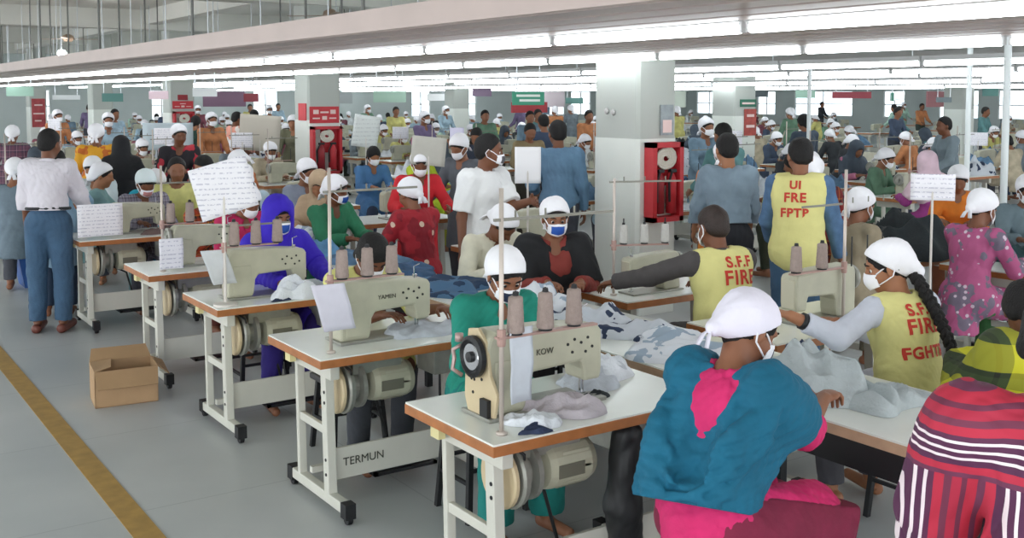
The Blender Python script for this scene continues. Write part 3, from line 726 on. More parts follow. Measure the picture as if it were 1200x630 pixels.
def lettering(txt, size, parent, M, m, name='lettering'):
    cu = bpy.data.curves.new('t', 'FONT'); cu.body = txt; cu.size = size; cu.extrude = .001; to = bpy.data.objects.new('t', cu); COL.objects.link(to)
    dg = bpy.context.evaluated_depsgraph_get(); me = bpy.data.meshes.new_from_object(to.evaluated_get(dg)); bpy.data.objects.remove(to)
    me.transform(M); me.materials.clear(); me.materials.append(m); o = bpy.data.objects.new(name, me); COL.objects.link(o); o.parent = parent; return o
def sewing_machine(label, loc, rz=0, detail=2, txt=None, scale=1, group=None, end=False):
    """local frame: handwheel end at x=0, needle end at x=.5, back face at -y"""
    t = thing('sewing_machine', label, 'sewing machine', loc, rz, group)
    s = scale; P = lambda a: [(x*s, z*s) for x, z in a]
    MB().box((-.01*s, -.085*s, .0), (.50*s, .095*s, .014*s)).build('bed', GREYM, t, bevel=.003)
    prof = [(.0, .012), (.155, .012), (.165, .05), (.17, .11), (.19, .14), (.40, .15), (.41, .12), (.415, .075), (.49, .075), (.497, .12), (.497, .255), (.48, .275), (.30, .292), (.04, .30), (.012, .285), (.0, .25)]
    MB().prism(P(prof), -.06*s, .06*s, 'y').build('arm_body', CREAM, t, bevel=.012*s)
    if detail:
        MB().prism(P([(.03, .03), (.14, .03), (.145, .13), (.14, .2), (.03, .2)]), -.064*s, -.058*s, 'y').build('rear_cover', CREAM, t, bevel=.004)
        for x, z in ((.34, .22), (.37, .235), (.40, .22), (.43, .235), (.45, .2), (.36, .19), (.42, .185)): MB().lathe([(.001, .003), (.006, .003), (.006, 0)], (x*s, -.06*s, z*s), (0, -1, 0), 8).build('screw', DARK, t)
        MB().box((.47*s, -.045*s, .09*s), (.503*s, .045*s, .25*s)).build('face_plate', mat('c9c5b0', .3, .2), t, bevel=.004)
        MB().tube([(.455*s, .0, .08*s), (.455*s, 0, .02*s)], .004*s, 6).tube([(.44*s, 0, .08*s), (.44*s, 0, .025*s)], .005*s, 6).box((.43*s, -.012*s, .014*s), (.46*s, .012*s, .02*s)).build('needle_bar', CHR, t)
        MB().lathe([(.001, 0), (.012*s, 0), (.012*s, .02*s)], (.44*s, 0, .275*s), (0, 0, 1), 10).tube([(.42*s, -.03*s, .28*s), (.42*s, -.03*s, .34*s), (.45*s, -.03*s, .35*s)], .003*s, 6).build('tension_post', CHR, t)
    w = MB().lathe([(.03*s, 0), (.062*s, 0), (.072*s, .006*s), (.072*s, .024*s), (.06*s, .03*s), (.05*s, .016*s), (.02*s, .016*s), (.018*s, .034*s), (.001, .036*s)], (-.006*s, 0, .215*s), (-1, 0, 0), 28).build('handwheel', BLK if detail > 1 else GREYM, t, smooth=False)
    if detail > 1: MB().lathe([(.05*s, .017*s), (.045*s, .024*s), (.018*s, .024*s)], (-.006*s, 0, .215*s), (-1, 0, 0), 24).build('wheel_hub', CHR, w)
    if end:
        MB().prism([(a*s, b*s) for a, b in ((-.10, .02), (.06, .0), (.085, .06), (.08, .17), (.06, .30), (.0, .31), (-.05, .27), (-.075, .16), (-.12, .10))], -.002, .012, 'x').build('end_plate', CREAMD, t, bevel=.003)
        for y, z in ((-.03, .15), (.02, .14), (.04, .14), (.03, .09)): MB().lathe([(.001, .002), (.006, .002), (.006, 0)], (-.003, y, z), (-1, 0, 0), 8).build('cover_screw', DARK, t)
        MB().box((-.02, -.09, .02), (-.001, -.04, .085)).build('knee_lifter', DARK, t)
        MB().tube([(-.01, .09, .26), (-.04, .11, .24), (-.03, .12, .2), (-.05, .1, .17), (-.01, .1, .14)], .008, 8).lathe([(.001, 0), (.016, 0), (.016, .03), (.001, .03)], (-.02, .1, .27), n=10).build('thread_tensioner', mat('b59c98', .4, .4), t, smooth=True)
    if txt: lettering(txt, .03*s, t, Matrix.Translation((.2*s, -.0625*s, .2*s))@Matrix.Rotation(PI/2, 4, 'X'), mat('4c4a40', .6))
    return t
POLE = mat('c9bdb4', .4, .3)
def thread_stand(label, loc, top=.86, bar=.36, zb=.36, L=.34, rz=0, group=None, guide=.76):
    t = thing('thread_stand', label, 'thread stand', loc, rz, group)
    MB().tube([(0, 0, 0), (0, 0, top)], .0085, 8).lathe([(.02, 0), (.02, .01), (.009, .012)], n=12).build('pole', POLE, t, smooth=True)
    MB().bar((-.02, 0, zb), (L, 0, zb), .03, .008).lathe([(.014, zb-.03), (.016, zb-.02), (.016, zb+.03), (.001, zb+.031)], n=10).build('spool_bar', mat('b08f86', .5, .2), t)
    g = MB().bar((-.03, 0, guide), (L+.08, 0, guide), .012, .010)
    for k in range(3): g.tube([(.06+k*.13, 0, guide), (.06+k*.13, 0, guide+.03)], .004, 6)
    g.build('guide_bar', mat('7c7a70', .5, .4), t)
    for k in range(3): MB().tube([(.06+k*.13, 0, zb), (.06+k*.13, 0, zb+.16)], .004, 6).build('spindle', BLK, t)
    return t
CONE = mat('a08f88', .8, 0, .5, 150, .08, 60)
def cone_proto(label, loc, group, sc_=1., m=CONE):
    t = thing('thread_cone', label, 'thread cone', loc, 0, group)
    pr = [(.001, .008), (.024*sc_, .008)]
    for i in range(13): pr.append(((.027-.0055*i/12)*sc_+(.0008 if i % 2 else 0), .01+.105*i/12*sc_))
    pr += [(.012*sc_, .118*sc_)]
    MB().lathe(pr, n=18).build('thread', m, t, smooth=True)
    MB().lathe([(.001, 0), (.022*sc_, 0), (.02*sc_, .01)], n=14).lathe([(.01*sc_, .118*sc_), (.008*sc_, .13*sc_), (.001, .13*sc_)], n=10).build('core', DARK, t)
    return t
ORD = ('left', 'middle', 'right')
PAPER = paper_mat()
def paper(name, label, loc, w, h, rz=0, tilt=0, roll=0, m=None, clip=False, skew=0, post=0):
    t = thing(name, label, 'paper', loc, rz)
    T = Matrix.Rotation(tilt, 3, 'X')@Matrix.Rotation(roll, 3, 'Y')
    q = MB().grid(lambda u, v: T@Vector(((u-.5)*w+skew*(v-.5), .006*math.sin(3*u+2*v)+.004*math.sin(9*v), (v-.5)*h)), 8, 8)
    q.build('sheet', m or PAPER, t, smooth=True, solid=.0012)
    if post: MB().tube([(0, .012, -post), (0, .012, h*.3)], .008, 8).lathe([(.07, -post), (.07, -post+.012), (.01, -post+.02)], (0, .012, 0), n=12).build('stand', mat('d8d2cc', .5), t)
    elif clip: MB().bar((0, .006, -h/2-.09), (0, .006, h/2*.6), .012, .006).build('holder_strip', mat('d8d2cc', .5), t)
    return t
# ------------------------------------------------------------ garments
DEN = mat('c0c6cf', .85, 0, .5, 90, .16, 14); DENB = mat('5f7f9d', .85, 0, .5, 90, .25, 10); DENW = mat('e3e7ee', .85, 0, .5, 90, .1, 9); NAVY = mat('2a3550', .85, 0, .5, 90, .3, 12); PINKG = mat('bdb4bb', .6, 0, .5, 60, .1, 9)
DENT = mat('b3bcbf', .85, 0, .5, 90, .12, 10); BLACKG = mat('20272b', .8, 0, .5, 60, .3, 6)
def two_tone(a, b, th=.56, s=7):
    m, nt, bs, tc, sp = ntm('washed_cloth', .85)
    n = nt.nodes.new('ShaderNodeTexNoise'); n.inputs['Scale'].default_value = s; n.inputs['Detail'].default_value = 2; nt.links.new(tc.outputs['Object'], n.inputs['Vector'])
    n2 = nt.nodes.new('ShaderNodeTexNoise'); n2.inputs['Scale'].default_value = 40; nt.links.new(tc.outputs['Object'], n2.inputs['Vector'])
    f = M_(nt, 'GREATER_THAN', M_(nt, 'ADD', n.outputs['Fac'], M_(nt, 'MULTIPLY', n2.outputs['Fac'], .08)), th+.04)
    nt.links.new(mixc(nt, f, a, b), bs.inputs['Base Color']); return m
WASH = two_tone('c9ced6', '2f3b57', .60, 8); WASHB = two_tone('4f7396', '28405f', .5, 9); WASHL = two_tone('dfe3ea', '9fb0c2', .55, 7)
def garment(label, x, y, z, sx, sy, h, seed, m, rz=0, group=None, n=72, lobes=3, name='garment'):

    rg = random.Random(seed); ph = [rg.random()*6.28 for _ in range(12)]; am = [rg.uniform(.1, .28) for _ in range(4)]
    q = MB(); nr = 26 if n > 30 else 8
    def fn(u, v):
        a = 2*PI*u; R = 1+sum(am[i]*math.sin((i+1)*a+ph[i]) for i in range(lobes))
        r = v**.8*R; X = r*math.cos(a); Y = r*math.sin(a)
        e = max(0, 1-v**2.6)**.5
        fo = sum((1-2*abs(math.sin((2.2+1.6*i)*(X*math.cos(ph[i+4])+Y*math.sin(ph[i+4]))+ph[i+8]+.9*math.sin(1.6*X+1.2*Y+ph[i])))) /(1+.7*i) for i in range(4))
        zz = h*e*(.66+.2*fo)
        k = 1+.05*math.sin(7*a+ph[3])*v
        return (X*sx/2*k, Y*sy/2*k, max(zz, .004 if v < 1 else 0)+.001)
    q.grid(fn, n, nr, wrap=True)
    q.grid(lambda u, v: (lambda p: (p[0]*(1-v), p[1]*(1-v), .0008))(fn(u, 1)), n, 1, wrap=True)
    o = q.build(name, m, None, smooth=True); o.location = (x, y, z); o.rotation_euler = (0, 0, rz)
    return tag(o, label, 'garment', group)
def stool(label, x, y, h=.5, rz=0, back=False, group=None):
    t = thing('work_stool', label, 'stool', (x, y, 0), rz, group)
    MB().box((-.17, -.15, h-.035), (.17, .15, h)).build('seat', mat('3b3a3c', .6), t, bevel=.01)
    for a in (-1, 1):
        for b in (-1, 1): MB().bar((a*.13, b*.11, h-.03), (a*.16, b*.14, 0), .025, .025).build('leg', BLK, t)
    q = MB()
    for a in (-1, 1): q.bar((a*.15, -.13, .18), (a*.15, .13, .18), .016, .016)
    for b in (-1, 1): q.bar((-.15, b*.13, .24), (.15, b*.13, .24), .016, .016)
    q.build('stretcher', BLK, t); return t
# ============================================================ NEAR SEWING LINE ALONG THE AISLE
TY = [2.96, 4.38, 5.76, 7.11, 9.11]; TX = 1.95; TZ = .76
TL = ['nearest white sewing table with orange edge at the bottom centre', 'second sewing table along the aisle, motor and lettered crossbeam in view', 'third sewing table along the aisle, beside the purple hooded worker',
      'fourth sewing table along the aisle, just right of the cardboard box', 'fifth sewing table along the aisle, beside the man in jeans']
for i, y in enumerate(TY):
    t = sewing_table(TL[i], (TX, y, 0), L=1.07, W=.63, group='sewing tables in the aisle line')
    if i == 1:
        cb = [c for c in t.children if c.name.startswith('crossbeam')][0]
        lettering('TERMUN', .055, cb, Matrix.Translation((.17, .133, .20))@Matrix.Rotation(PI/2, 4, 'X'), mat('3f4038', .6))
for i, y in enumerate(TY):
    lab = ['cream sewing machine with black handwheel on the nearest table', 'cream sewing machine on the second table, in front of the bowed worker in yellow', 'cream sewing machine on the third table with grey cloth over its bed',
           'pale green sewing machine on the fourth table behind hanging papers', 'small sewing machine on the fifth table behind the white notice'][i]
    sewing_machine(lab, (TX+(.13, .20, .14, .24, .33)[i], y+(.30, .27, .27, .30, .33)[i], TZ), 0, 2 if i < 3 else 1, {0: 'KOW', 1: 'YAMEN'}.get(i), (1.08, 1.0, .98, .95, .9)[i], 'sewing machines in the aisle line', end=(i == 0))
STN = ['nearest', 'second', 'third', 'fourth', 'fifth']
cp = None
for i, y in enumerate(TY[:4]):
    x0 = TX+(.09, .10, .08, .13)[i]; yy = y+(.085, .1, .1, .12)[i]; zb = (.345, .335, .33, .32)[i]
    thread_stand('tall thread stand pole with guide bars on the %s aisle table' % STN[i], (x0, yy, TZ), top=(.87, .86, .62, .72)[i], zb=zb, guide=(.76, .75, .45, .6)[i], group='thread stands of the aisle line', L=(.42, .38, .32, .3)[i])
    for k in range(3):
        lab = 'beige thread cone on the %s aisle table, %s of its three' % (STN[i], ORD[k]); pos = (x0+.06+k*.13, yy, TZ+zb+.004)
        if cp is None: cp = cone_proto(lab, pos, 'thread cones on the aisle line stands', 1.18)
        else: dup(cp, pos, 0, lab, 'thread cones on the aisle line stands')
paper('hanging_tag', 'narrow grey white paper strip hanging beside the nearest handwheel', (2.12, 3.035, 1.0), .10, .27, rz=.15, m=mat('cdd3dc', .6, 0, .2, 20, .04, 20))
paper('hanging_tag', 'pale violet paper tag hanging on the pole of the second aisle table', (2.05, 4.44, .98), .16, .22, rz=.0, skew=-.06, m=mat('d8d5e2', .6, 0, .2, 20, .03, 20))
paper('hanging_tag', 'grey white paper tag hanging by the third aisle machine', (2.0, 5.86, .98), .14, .2, skew=-.07, m=mat('cfd2d6', .6, 0, .2, 20, .04, 20))
paper('hanging_tag', 'upright white printed tag standing on the fourth aisle table', (2.13, 7.2, .88), .16, .21)
paper('notice_paper', 'large tilted printed paper above the third aisle table', (2.03, 5.84, 1.43), .33, .30, rz=-.1, roll=-.26, post=.67)
paper('notice_paper', 'white printed notice standing on the fifth aisle table', (2.13, 9.16, .92), .36, .27, clip=False)
paper('notice_paper', 'white printed notice on a stand before the dark garment heap', (6.1, 4.1, 1.36), .27, .17, rz=-.9, post=1.36)
paper('notice_paper', 'tall grey board paper raised behind the red blouse', (4.6, 8.0, 1.47), .30, .25, rz=-.5, roll=.1, m=mat('b9b7ae', .8, 0, 0, 1, .05, 10), post=1.47)
paper('notice_paper', 'white double sheet held beside the blue shirted man', (4.68, 6.62, 1.42), .20, .28, rz=-.5, m=mat('f3f2f4', .7), post=0.66)
paper('notice_paper', 'rolled pale printed poster right of the red fire cabinet', (6.6, 13.2, 1.46), .36, .44, rz=-.3, roll=.15, m=paper_mat('d6dad8', 'a6a8ac', 18), post=1.46)
paper('notice_paper', 'small lilac sheet above the lime worker beyond the pillar', (6.6, 10.8, 1.47), .17, .2, rz=-.4, m=mat('d9d4ea', .7), post=1.47)
paper('notice_paper', 'beige sheet panel hanging beyond the third pillar', (6.0, 15.6, 1.38), .62, .55, rz=-.2, roll=.08, m=mat('cbc3b6', .8), post=1.38)
paper('notice_paper', 'pale blue board at the foot of the third pillar', (4.9, 16.6, 1.32), .75, .42, rz=-.2, m=mat('c6d3da', .7), post=1.32)

# ---- centre table and right hand line
for lab, x, y, W_, L_ in (('long white centre table heaped with pale garments', 3.12, 1.55, .65, 3.35), ('white centre table strewn with blue denim behind the teal blouse', 3.10, 4.95, .46, 2.3)):
    t = thing('centre_table', lab, 'table', (x, y, 0))
    tt = MB().box((0.003, 0.003, .752), (W_, L_, .76)).build('tabletop', TOP, t); MB().box((0, 0, .715), (W_+.003, L_+.003, .753)).build('wood_edge', mat('bd9c80', .5, 0, .1, 30, .1, 14), tt)
    for k in range(3):
        for xx in (.05, W_-.05): MB().box((xx-.02, .35+k*(L_-.7)/2, 0), (xx+.02, .39+k*(L_-.7)/2, .715)).build('leg', BLK, t)
    MB().box((.03, .2, .60), (W_-.03, L_-.2, .715)).build('apron', BLK, t)
RL = ['right line sewing table in front of the braided worker', 'right line sewing table in front of the balding worker', 'right line table behind the black shawled worker', 'right line table by the man in the white polo', 'right line table beyond the white polo', 'right line table far behind the polo man']
RM = ['pale sewing machine in front of the braided worker in the yellow vest', 'pale sewing machine left of the balding man in the yellow vest', 'sewing machine behind the worker with blue mask and black shawl', 'sewing machine beside the man in the white polo', 'sewing machine past the red blouse', 'small sewing machine far behind the white polo']
for i, (x, y, L, W) in enumerate(((3.88, 3.42, 1.05, .62), (3.97, 4.62, .95, .45), (4.35, 6.72, .9, .5), (4.4, 8.85, 1.05, .62), (4.1, 9.0+1.45, 1.05, .6), (3.75, 12.6, 1.05, .6))):
    sewing_table(RL[i], (x, y, 0), L=L, W=W, full=False, group='sewing tables in the right line')
    sewing_machine(RM[i], (x+(.87, .55, .7, .8, .8, .8)[i], y+W/2-.03, TZ), PI, 1, None, .95 if i != 1 else .8, 'sewing machines in the right line')
thread_stand('thread stand with white pole before the braided worker', (4.62, 3.62, TZ), top=.80, zb=.28, guide=.62, L=-.42, group='thread stands of the right line')
for k in range(2): dup(cp, (4.44-k*.2, 3.62, TZ+.285), 0, 'beige thread cone before the standing vested man, %s one' % ('right', 'left')[k], 'thread cones on the right line stands')
thread_stand('thread stand with cones left of the balding man', (4.05, 4.84, TZ), top=.7, zb=.30, guide=.68, group='thread stands of the right line', rz=-.4)
WC = mat('c4c2bd', .8, 0, .5, 150, .06, 60); cw = None
for k in range(3):
    pos = (4.05+(.06+k*.13)*math.cos(.4), 4.84-(.06+k*.13)*math.sin(.4), TZ+.305); lab = 'grey white thread cone against the broad pillar, %s of three' % ORD[k]
    if cw is None: cw = cone_proto(lab, pos, 'pale cones by the broad pillar', 1., WC)
    else: dup(cw, pos, 0, lab, 'pale cones by the broad pillar')
# garments near
GG = [('pale grey trouser leg with navy hem lying by the nearest pole', 2.19, 3.07, TZ, .15, .19, .06, 3, DENW, .4),
      ('navy hem strip of the pale trouser leg on the nearest table', 2.145, 3.0, TZ, .13, .05, .035, 13, NAVY, -.1),
      ('shiny pinkish grey folded garment on the nearest table', 2.41, 3.15, TZ, .34, .19, .085, 5, PINKG, -.35),
      ('grey cloth bunched under the nearest machine needle', 2.72, 3.40, TZ, .42, .26, .085, 8, DEN, .1),
      ('white grey cloth heap at the right end of the nearest table', 2.85, 3.50, TZ, .34, .24, .10, 9, DENW, .6),
      ('dark cuff on the nearest table beside the pinkish garment', 2.60, 3.22, TZ, .14, .06, .03, 11, BLACKG, .3),
      ('grey garment being sewn at the second aisle table', 2.62, 4.66, TZ, .48, .30, .07, 12, DEN, .3),
      ('light cloth draped over the third machine bed', 2.44, 5.86, TZ, .28, .20, .16, 14, DENW, .1),
      ('dark strip of cloth at the edge of the third table', 2.36, 5.80, TZ, .14, .05, .02, 15, NAVY, .1),
      ('brown cloth on the fifth table by its machine', 2.65, 9.3, TZ, .4, .2, .07, 16, mat('6d5a58', .9), .1),
      ('heap of blue and white denim pieces before the balding man', 3.42, 4.35, TZ, .38, .42, .12, 21, WASH, .3),
      ('white bundle with navy folds in front of the black shawl', 3.44, 4.72, TZ, .5, .5, .17, 22, WASHL, .8),
      ('grey white garments spread between the vested workers', 3.42, 3.55, TZ, .5, .62, .10, 23, WASHL, .2),
      ('pale denim pile beside the teal shawl worker', 3.33, 3.08, TZ, .42, .42, .12, 24, DEN, .9),
      ('navy trimmed pale garment right of the blue mask worker', 3.45, 3.95, TZ, .5, .38, .09, 25, WASH, 1.5),
      ('grey blue garment with dark opening held by the braided worker', 3.42, 2.84, TZ, .50, .42, .23, 26, DENT, .5),
      ('pale grey sleeve lying at the near end of the heap', 3.47, 2.55, TZ, .36, .30, .13, 27, DENT, 1.2),
      ('navy opening of the grey blue garment', 3.5, 2.98, TZ+.12, .10, .09, .05, 28, NAVY, .5),
      ('medium blue jeans pile behind the second aisle table', 3.35, 5.55, TZ, .5, .7, .09, 31, WASHB, .4),
      ('dark blue denim pieces left of the teal blouse worker', 3.40, 6.2, TZ, .5, .5, .09, 32, mat('3f5d80', .9, 0, .4, 60, .35, 10), .9),
      ('faded blue jeans in front of the red blouse', 3.42, 6.9, TZ, .5, .5, .11, 33, DENB, .2),
      ('bright blue denim heap by the green dressed worker', 3.2, 7.4, TZ, .4, .5, .16, 34, mat('5c8fb6', .9, 0, .4, 60, .2, 10), .2),
      ('pale cloth heap farther along the centre table', 3.4, 8.3, TZ, .5, .7, .14, 35, WASHL, .2),
      ('grey cloth heap at the far half of the centre table', 3.4, 9.6, TZ, .5, .8, .2, 36, WASH, .2),
      ('mixed denim heap at the far end of the centre table', 3.4, 11.4, TZ, .5, .9, .25, 37, WASHB, .2),
      ('big black green heap of garments before the pink patterned dress', 6.95, 4.95, TZ, .95, .75, .34, 41, BLACKG, .5),
      ('dark teal garments under the hands of the pink patterned worker', 7.35, 4.25, TZ, .5, .5, .15, 42, mat('2f4b50', .9, 0, .4, 40, .3, 8), .2),
      ('greenish white cloth at the table of the beige worker', 6.45, 4.75, TZ, .3, .3, .14, 43, mat('cdd9cf', .9, 0, .4, 40, .1, 8), .2),
      ('white papers and cloth on the braided worker table', 4.45, 3.5, TZ, .3, .16, .05, 44, DENW, .2)]
for g in GG: garment(*g)
g = bpy.data.objects.new('tmp', None); bpy.data.objects.remove(g)
# right-hand mid tables
sewing_table('cream edged table of the pink patterned worker at right', (6.75, 3.72, 0), L=1.3, W=.75, full=False)
sewing_table('table under the big dark garment heap', (6.5, 4.6, 0), L=.95, W=.7, full=False)
sewing_machine('cream sewing machine at the right edge of the picture', (7.72, 4.0, TZ), PI, 1, None, 1.0)
# cardboard box
KR = mat('b3926e', .8, 0, .1, 30, .08, 5); KRD = mat('a48562', .85, 0, .1, 30, .08, 5)
t = thing('cardboard_box', 'open brown cardboard box on the floor by the fourth table', 'box', (1.53, 6.84, 0), -.12)
MB().box((0, 0, 0), (.38, .006, .23)).box((0, .28, 0), (.38, .286, .23)).box((0, 0, 0), (.006, .286, .23)).box((.374, 0, 0), (.38, .286, .23)).box((0, 0, 0), (.38, .286, .006)).build('carton', KR, t)
def flap(a, b, c, d): return MB().add([a, b, c, d], [(0, 1, 2, 3)]).build('flap', KRD, t, solid=.005)
flap((0, 0, .23), (.38, 0, .23), (.37, -.07, .13), (.01, -.07, .13)); flap((0, .0, .23), (0, .286, .23), (.13, .26, .245), (.10, .02, .25)); flap((.38, 0, .23), (.38, .286, .23), (.45, .27, .2), (.45, .01, .17)); flap((0, .286, .23), (.38, .286, .23), (.36, .36, .3), (.02, .36, .3))
t = thing('storage_bin', 'blue plastic bin on the floor at the far left edge', 'bin', (1.95, 11.6, 0)); MB().prism([(.0, 0), (.36, 0), (.42, .36), (-.06, .36)], 0, .36, 'y').build('tub', mat('2f5ea8', .4), t); MB().box((-.08, -.02, .34), (.44, .38, .37)).build('rim', mat('2f5ea8', .4), t)

# ============================================================ PEOPLE, NEAR
TEAL = cloth('1d8a78'); PINK = cloth('d2286a'); TSH = cloth('0e6482', .1); MAROON = cloth('7d1f3e'); VEST = cloth('dcd68e', .05); NVY = cloth('202a44'); BLUEM = mat('2455b0', .7); JEANS = mat('3d5a76', .85, 0, .3, 80, .15, 8)
fine = .0055
MASKW = WHITE
# 1 teal blouse
person('seated woman in teal blouse, white cap and black white mask', (2.66, 4.12, 0), rzd(-.10, -1), dict(lean=.30, head=(.42, -.1, 0), s=.95, hL=(-.13, .50, .86), hR=(.16, .47, .84)),
       dict(shirt=TEAL, sleeve=.55, trousers=cloth('157a74'), cap=True, mask=NVY, hair='bun', skin=SKIN['a'], tloose=.035, peak=.25), fine)
# 2 yellow bowed
person('bowed worker with black hair and yellow top at the second table', (2.52, 5.27, 0), rzd(0, -1), dict(lean=.42, head=(.62, 0, 0), s=.95, hL=(-.28, .52, .84), hR=(.05, .5, .84)),
       dict(shirt=cloth('dcd98a'), sleeve=.5, trousers=cloth('3a3d44'), mask=WHITE, hair='bun', skin=SKIN['b']), .008)
# 3 blue hood
person('woman in bright purple blue hood and white rimmed blue mask', (2.58, 6.5, 0), rzd(-.1, -1), dict(lean=.14, head=(.22, .1, 0), s=.97, pz=.59, hL=(-.22, .5, .82), hR=(.1, .5, .82)),
       dict(shirt=cloth('3a24b4'), hood=cloth('3820b8', .06), trousers=cloth('2a1c70'), mask=BLUEM, hair='bun', skin=SKIN['a']), .008)
# 4,5 further operators
person('worker in raspberry dress behind the large tilted paper', (2.85, 7.95, 0), rzd(.1, -1), dict(lean=.3, head=(.5, .2, 0), s=.95), dict(shirt=cloth('c32a5e'), trousers=cloth('8a2348'), cap=True, mask=WHITE, hair='bun'), .011)
person('worker in orange striped shawl and white cap at the fourth table', (2.75, 8.75, 0), rzd(.6, -1), dict(lean=.4, head=(.6, -.4, 0), s=.93), dict(shirt=plaid('b0431e', '2f2a22', 'd98a2a', 14), trousers=cloth('5a2b22'), cap=True, hair='bun', skin=SKIN['b']), .011)
person('worker with light blue cap and striped top at the fifth table', (2.68, 9.98, 0), rzd(0, -1), dict(lean=.25, head=(.5, 0, 0), s=.95), dict(shirt=plaid('8d8797', '5b5563', 'b7b1bb', 20), trousers=cloth('3a3a44'), cap=True, capm=mat('e3eff2', .8), mask=cloth('c98a8a'), hair='bun', skin=SKIN['b']), .011)
person('woman in pale teal, white headband cap, looking right', (2.38, 10.5, 0), rzd(.95, -.3), dict(lean=.1, head=(.15, -.2, 0), s=.96), dict(shirt=cloth('7fa3a4'), trousers=cloth('5a7a7c'), cap=True, hair='bun', skin=SKIN['c']), .011)
person('worker in bright cyan top beside the pale teal woman', (2.85, 10.95, 0), rzd(.6, -.8), dict(lean=.45, head=(.6, 0, 0), s=.93), dict(shirt=cloth('35b6d2'), trousers=cloth('2b6d88'), cap=True, hair='bun'), .012)
# man at left
person('standing man in white shirt and blue jeans seen from behind', (1.76, 9.33, 0), rzd(.45, .85), dict(sit=False, s=1.0, lean=.07, head=(.15, -.35, 0), hL=(-.21, .12, .82), hR=(.22, .36, .92), stance=.10, sw=.155),
       dict(male=True, shirt=mat('d9d4dc', .8, 0, .3, 45, .04, 8), sleeve=.95, hem='waist', loose=.03, trousers=JEANS, tloose=.02, belt=True, shoes=mat('6b3a30', .5), hair='short', skin=SKIN['b'], fold=.009), .008)
# 6 pink woman with teal shawl
pr, J = person('woman in pink kameez and teal shawl seen from behind', (2.42, 2.40, 0), rzd(1, .06), dict(lean=.26, twist=.12, head=(.42, -.42, 0), s=.98, hL=(-.13, .56, .89), hR=(.03, .55, .89), pz=.60, curl=.7, knee=(.14, .42, .56), eR=(.5, -.2, -2)),
       dict(shirt=PINK, sleeve=.64, trousers=MAROON, cap=True, capm=mat('ece8f6', .8, 0, .2, 40, .03, 8), mask=NVY, hair='bun', skin=SKIN['a'], tloose=.05, peak=.5, loose=.022), .0058)
ob, R = J['o'], J['R']
S = SDF()
S.cap(ob(-.13, .0, .425), ob(.13, .0, .425), .080, .080, k=.05); S.ell(ob(0, -.01, .28), V(.185, .135, .20), R, k=.05); S.ell(ob(-.02, -.05, .10), V(.20, .15, .17), R, k=.06)
S.cap(J['SR'], J['SR'].lerp(J['ER'], .62), .086, .09, k=.05); S.cap(J['SL'], J['SL'].lerp(J['EL'], .8), .082, .085, k=.05)
for q_, (zt, zl) in enumerate(((.40, .17), (.37, .11), (.33, .05), (.28, -.01))):
    pt = [ob(-.18, -.03, zt), ob(-.16, -.145-.012*q_, (zt+zl)/2-.02), ob(-.10, -.18-.012*q_, zl+.03), ob(-.02, -.195-.012*q_, zl), ob(.07, -.185-.01*q_, zl+.03), ob(.14, -.15, zl+.12), ob(.20, -.06, zt)]
    for a_, b_ in zip(pt, pt[1:]): S.cap(a_, b_, .017, .017, k=.02)
S.cap(J['SR'].lerp(J['ER'], .4), J['SR'].lerp(J['ER'], .6)+V(-.03, -.12, -.12), .075, .05, k=.08); S.cap(ob(-.14, -.06, .2), ob(-.19, -.10, .04), .08, .045, k=.08)
S.cap(ob(0, -.01, .42), ob(0, .05, .62), .070, .10, k=.02, op='s')
S.cap(ob(-.0, -.205, .56), ob(.02, -.215, .17), .165, .07, k=.015, op='s'); S.ell(ob(0, .26, .2), V(.1, .2, .35), R, k=.03, op='s')
S.cut(ob(0, -.1, .03), R@V(.12, -.1, -1))
S.build('shawl', TSH, pr, .006, fold=.013, seed=5, ff=.9, stretch=(.6, .6, 1))
# 7 braided woman
pr, J = person('seated woman in yellow fire vest with long black braid', (4.16, 2.87, 0), rzd(.12, 1), dict(lean=.2, head=(.22, .85, 0), s=.98, pz=.57, hL=(-.62, .12, 1.0), hR=(-.02, .45, .85), curl=.3, eL=(-.3, -.6, -1)),
       dict(shirt=mat('c9cdd9', .85, 0, .3, 45, .05, 8), sleeve=.86, trousers=cloth('4b4a50'), vest=VEST, text=[('S.F.F', .072), ('FIRE', .095), ('FGHTR', .072)], tx=-.005, cap=True, mask=WHITE, hair='braid', braid_to=J['o'](.06, -.235, .10) if False else (.035, -.215, .76), skin=SKIN['c'], peak=.5), fine)
MB().tube([J['WL'].lerp(J['EL'], .22), J['WL'].lerp(J['EL'], .30)], .038, 12).build('cuff', BLK, pr, smooth=True)
# 8 balding man
person('balding man in yellow fire vest over dark jacket', (4.26, 4.13, 0), rzd(.25, 1), dict(lean=.16, head=(.25, .12, 0), s=1.0, hL=(-.48, .50, .86), hR=(.14, .46, .84), eL=(-1, -.2, -.8)),
       dict(male=True, shirt=cloth('4a4646'), sleeve=1.0, trousers=cloth('33353c'), vest=VEST, text=[('S.F.F', .082), ('FIRE', .11)], tx=.055, mask=WHITE, hair='bald', skin=SKIN['b']), .008)
# 9 black shawl
person('woman in black shawl and white cap with bright blue mask', (3.93, 5.3, 0), rzd(-.45, -1), dict(lean=.1, head=(.2, 0, 0), s=.97, hL=(-.1, .35, .84), hR=(.1, .35, .84)),
       dict(shirt=cloth('8c3b34'), trousers=cloth('1f1d20'), cap=True, mask=BLUEM, hair='bun', skin=SKIN['a'], sleeve=1, cape=cloth('1b1c1f'), fold=.008), .008)
person('worker in cream top and white cap beside the black shawl', (3.86, 6.0, 0), rzd(-.1, -1), dict(lean=.42, head=(.7, .3, 0), s=.96), dict(shirt=cloth('ddd9c4'), trousers=cloth('77736a'), cap=True, hair='bun', skin=SKIN['b']), .01)
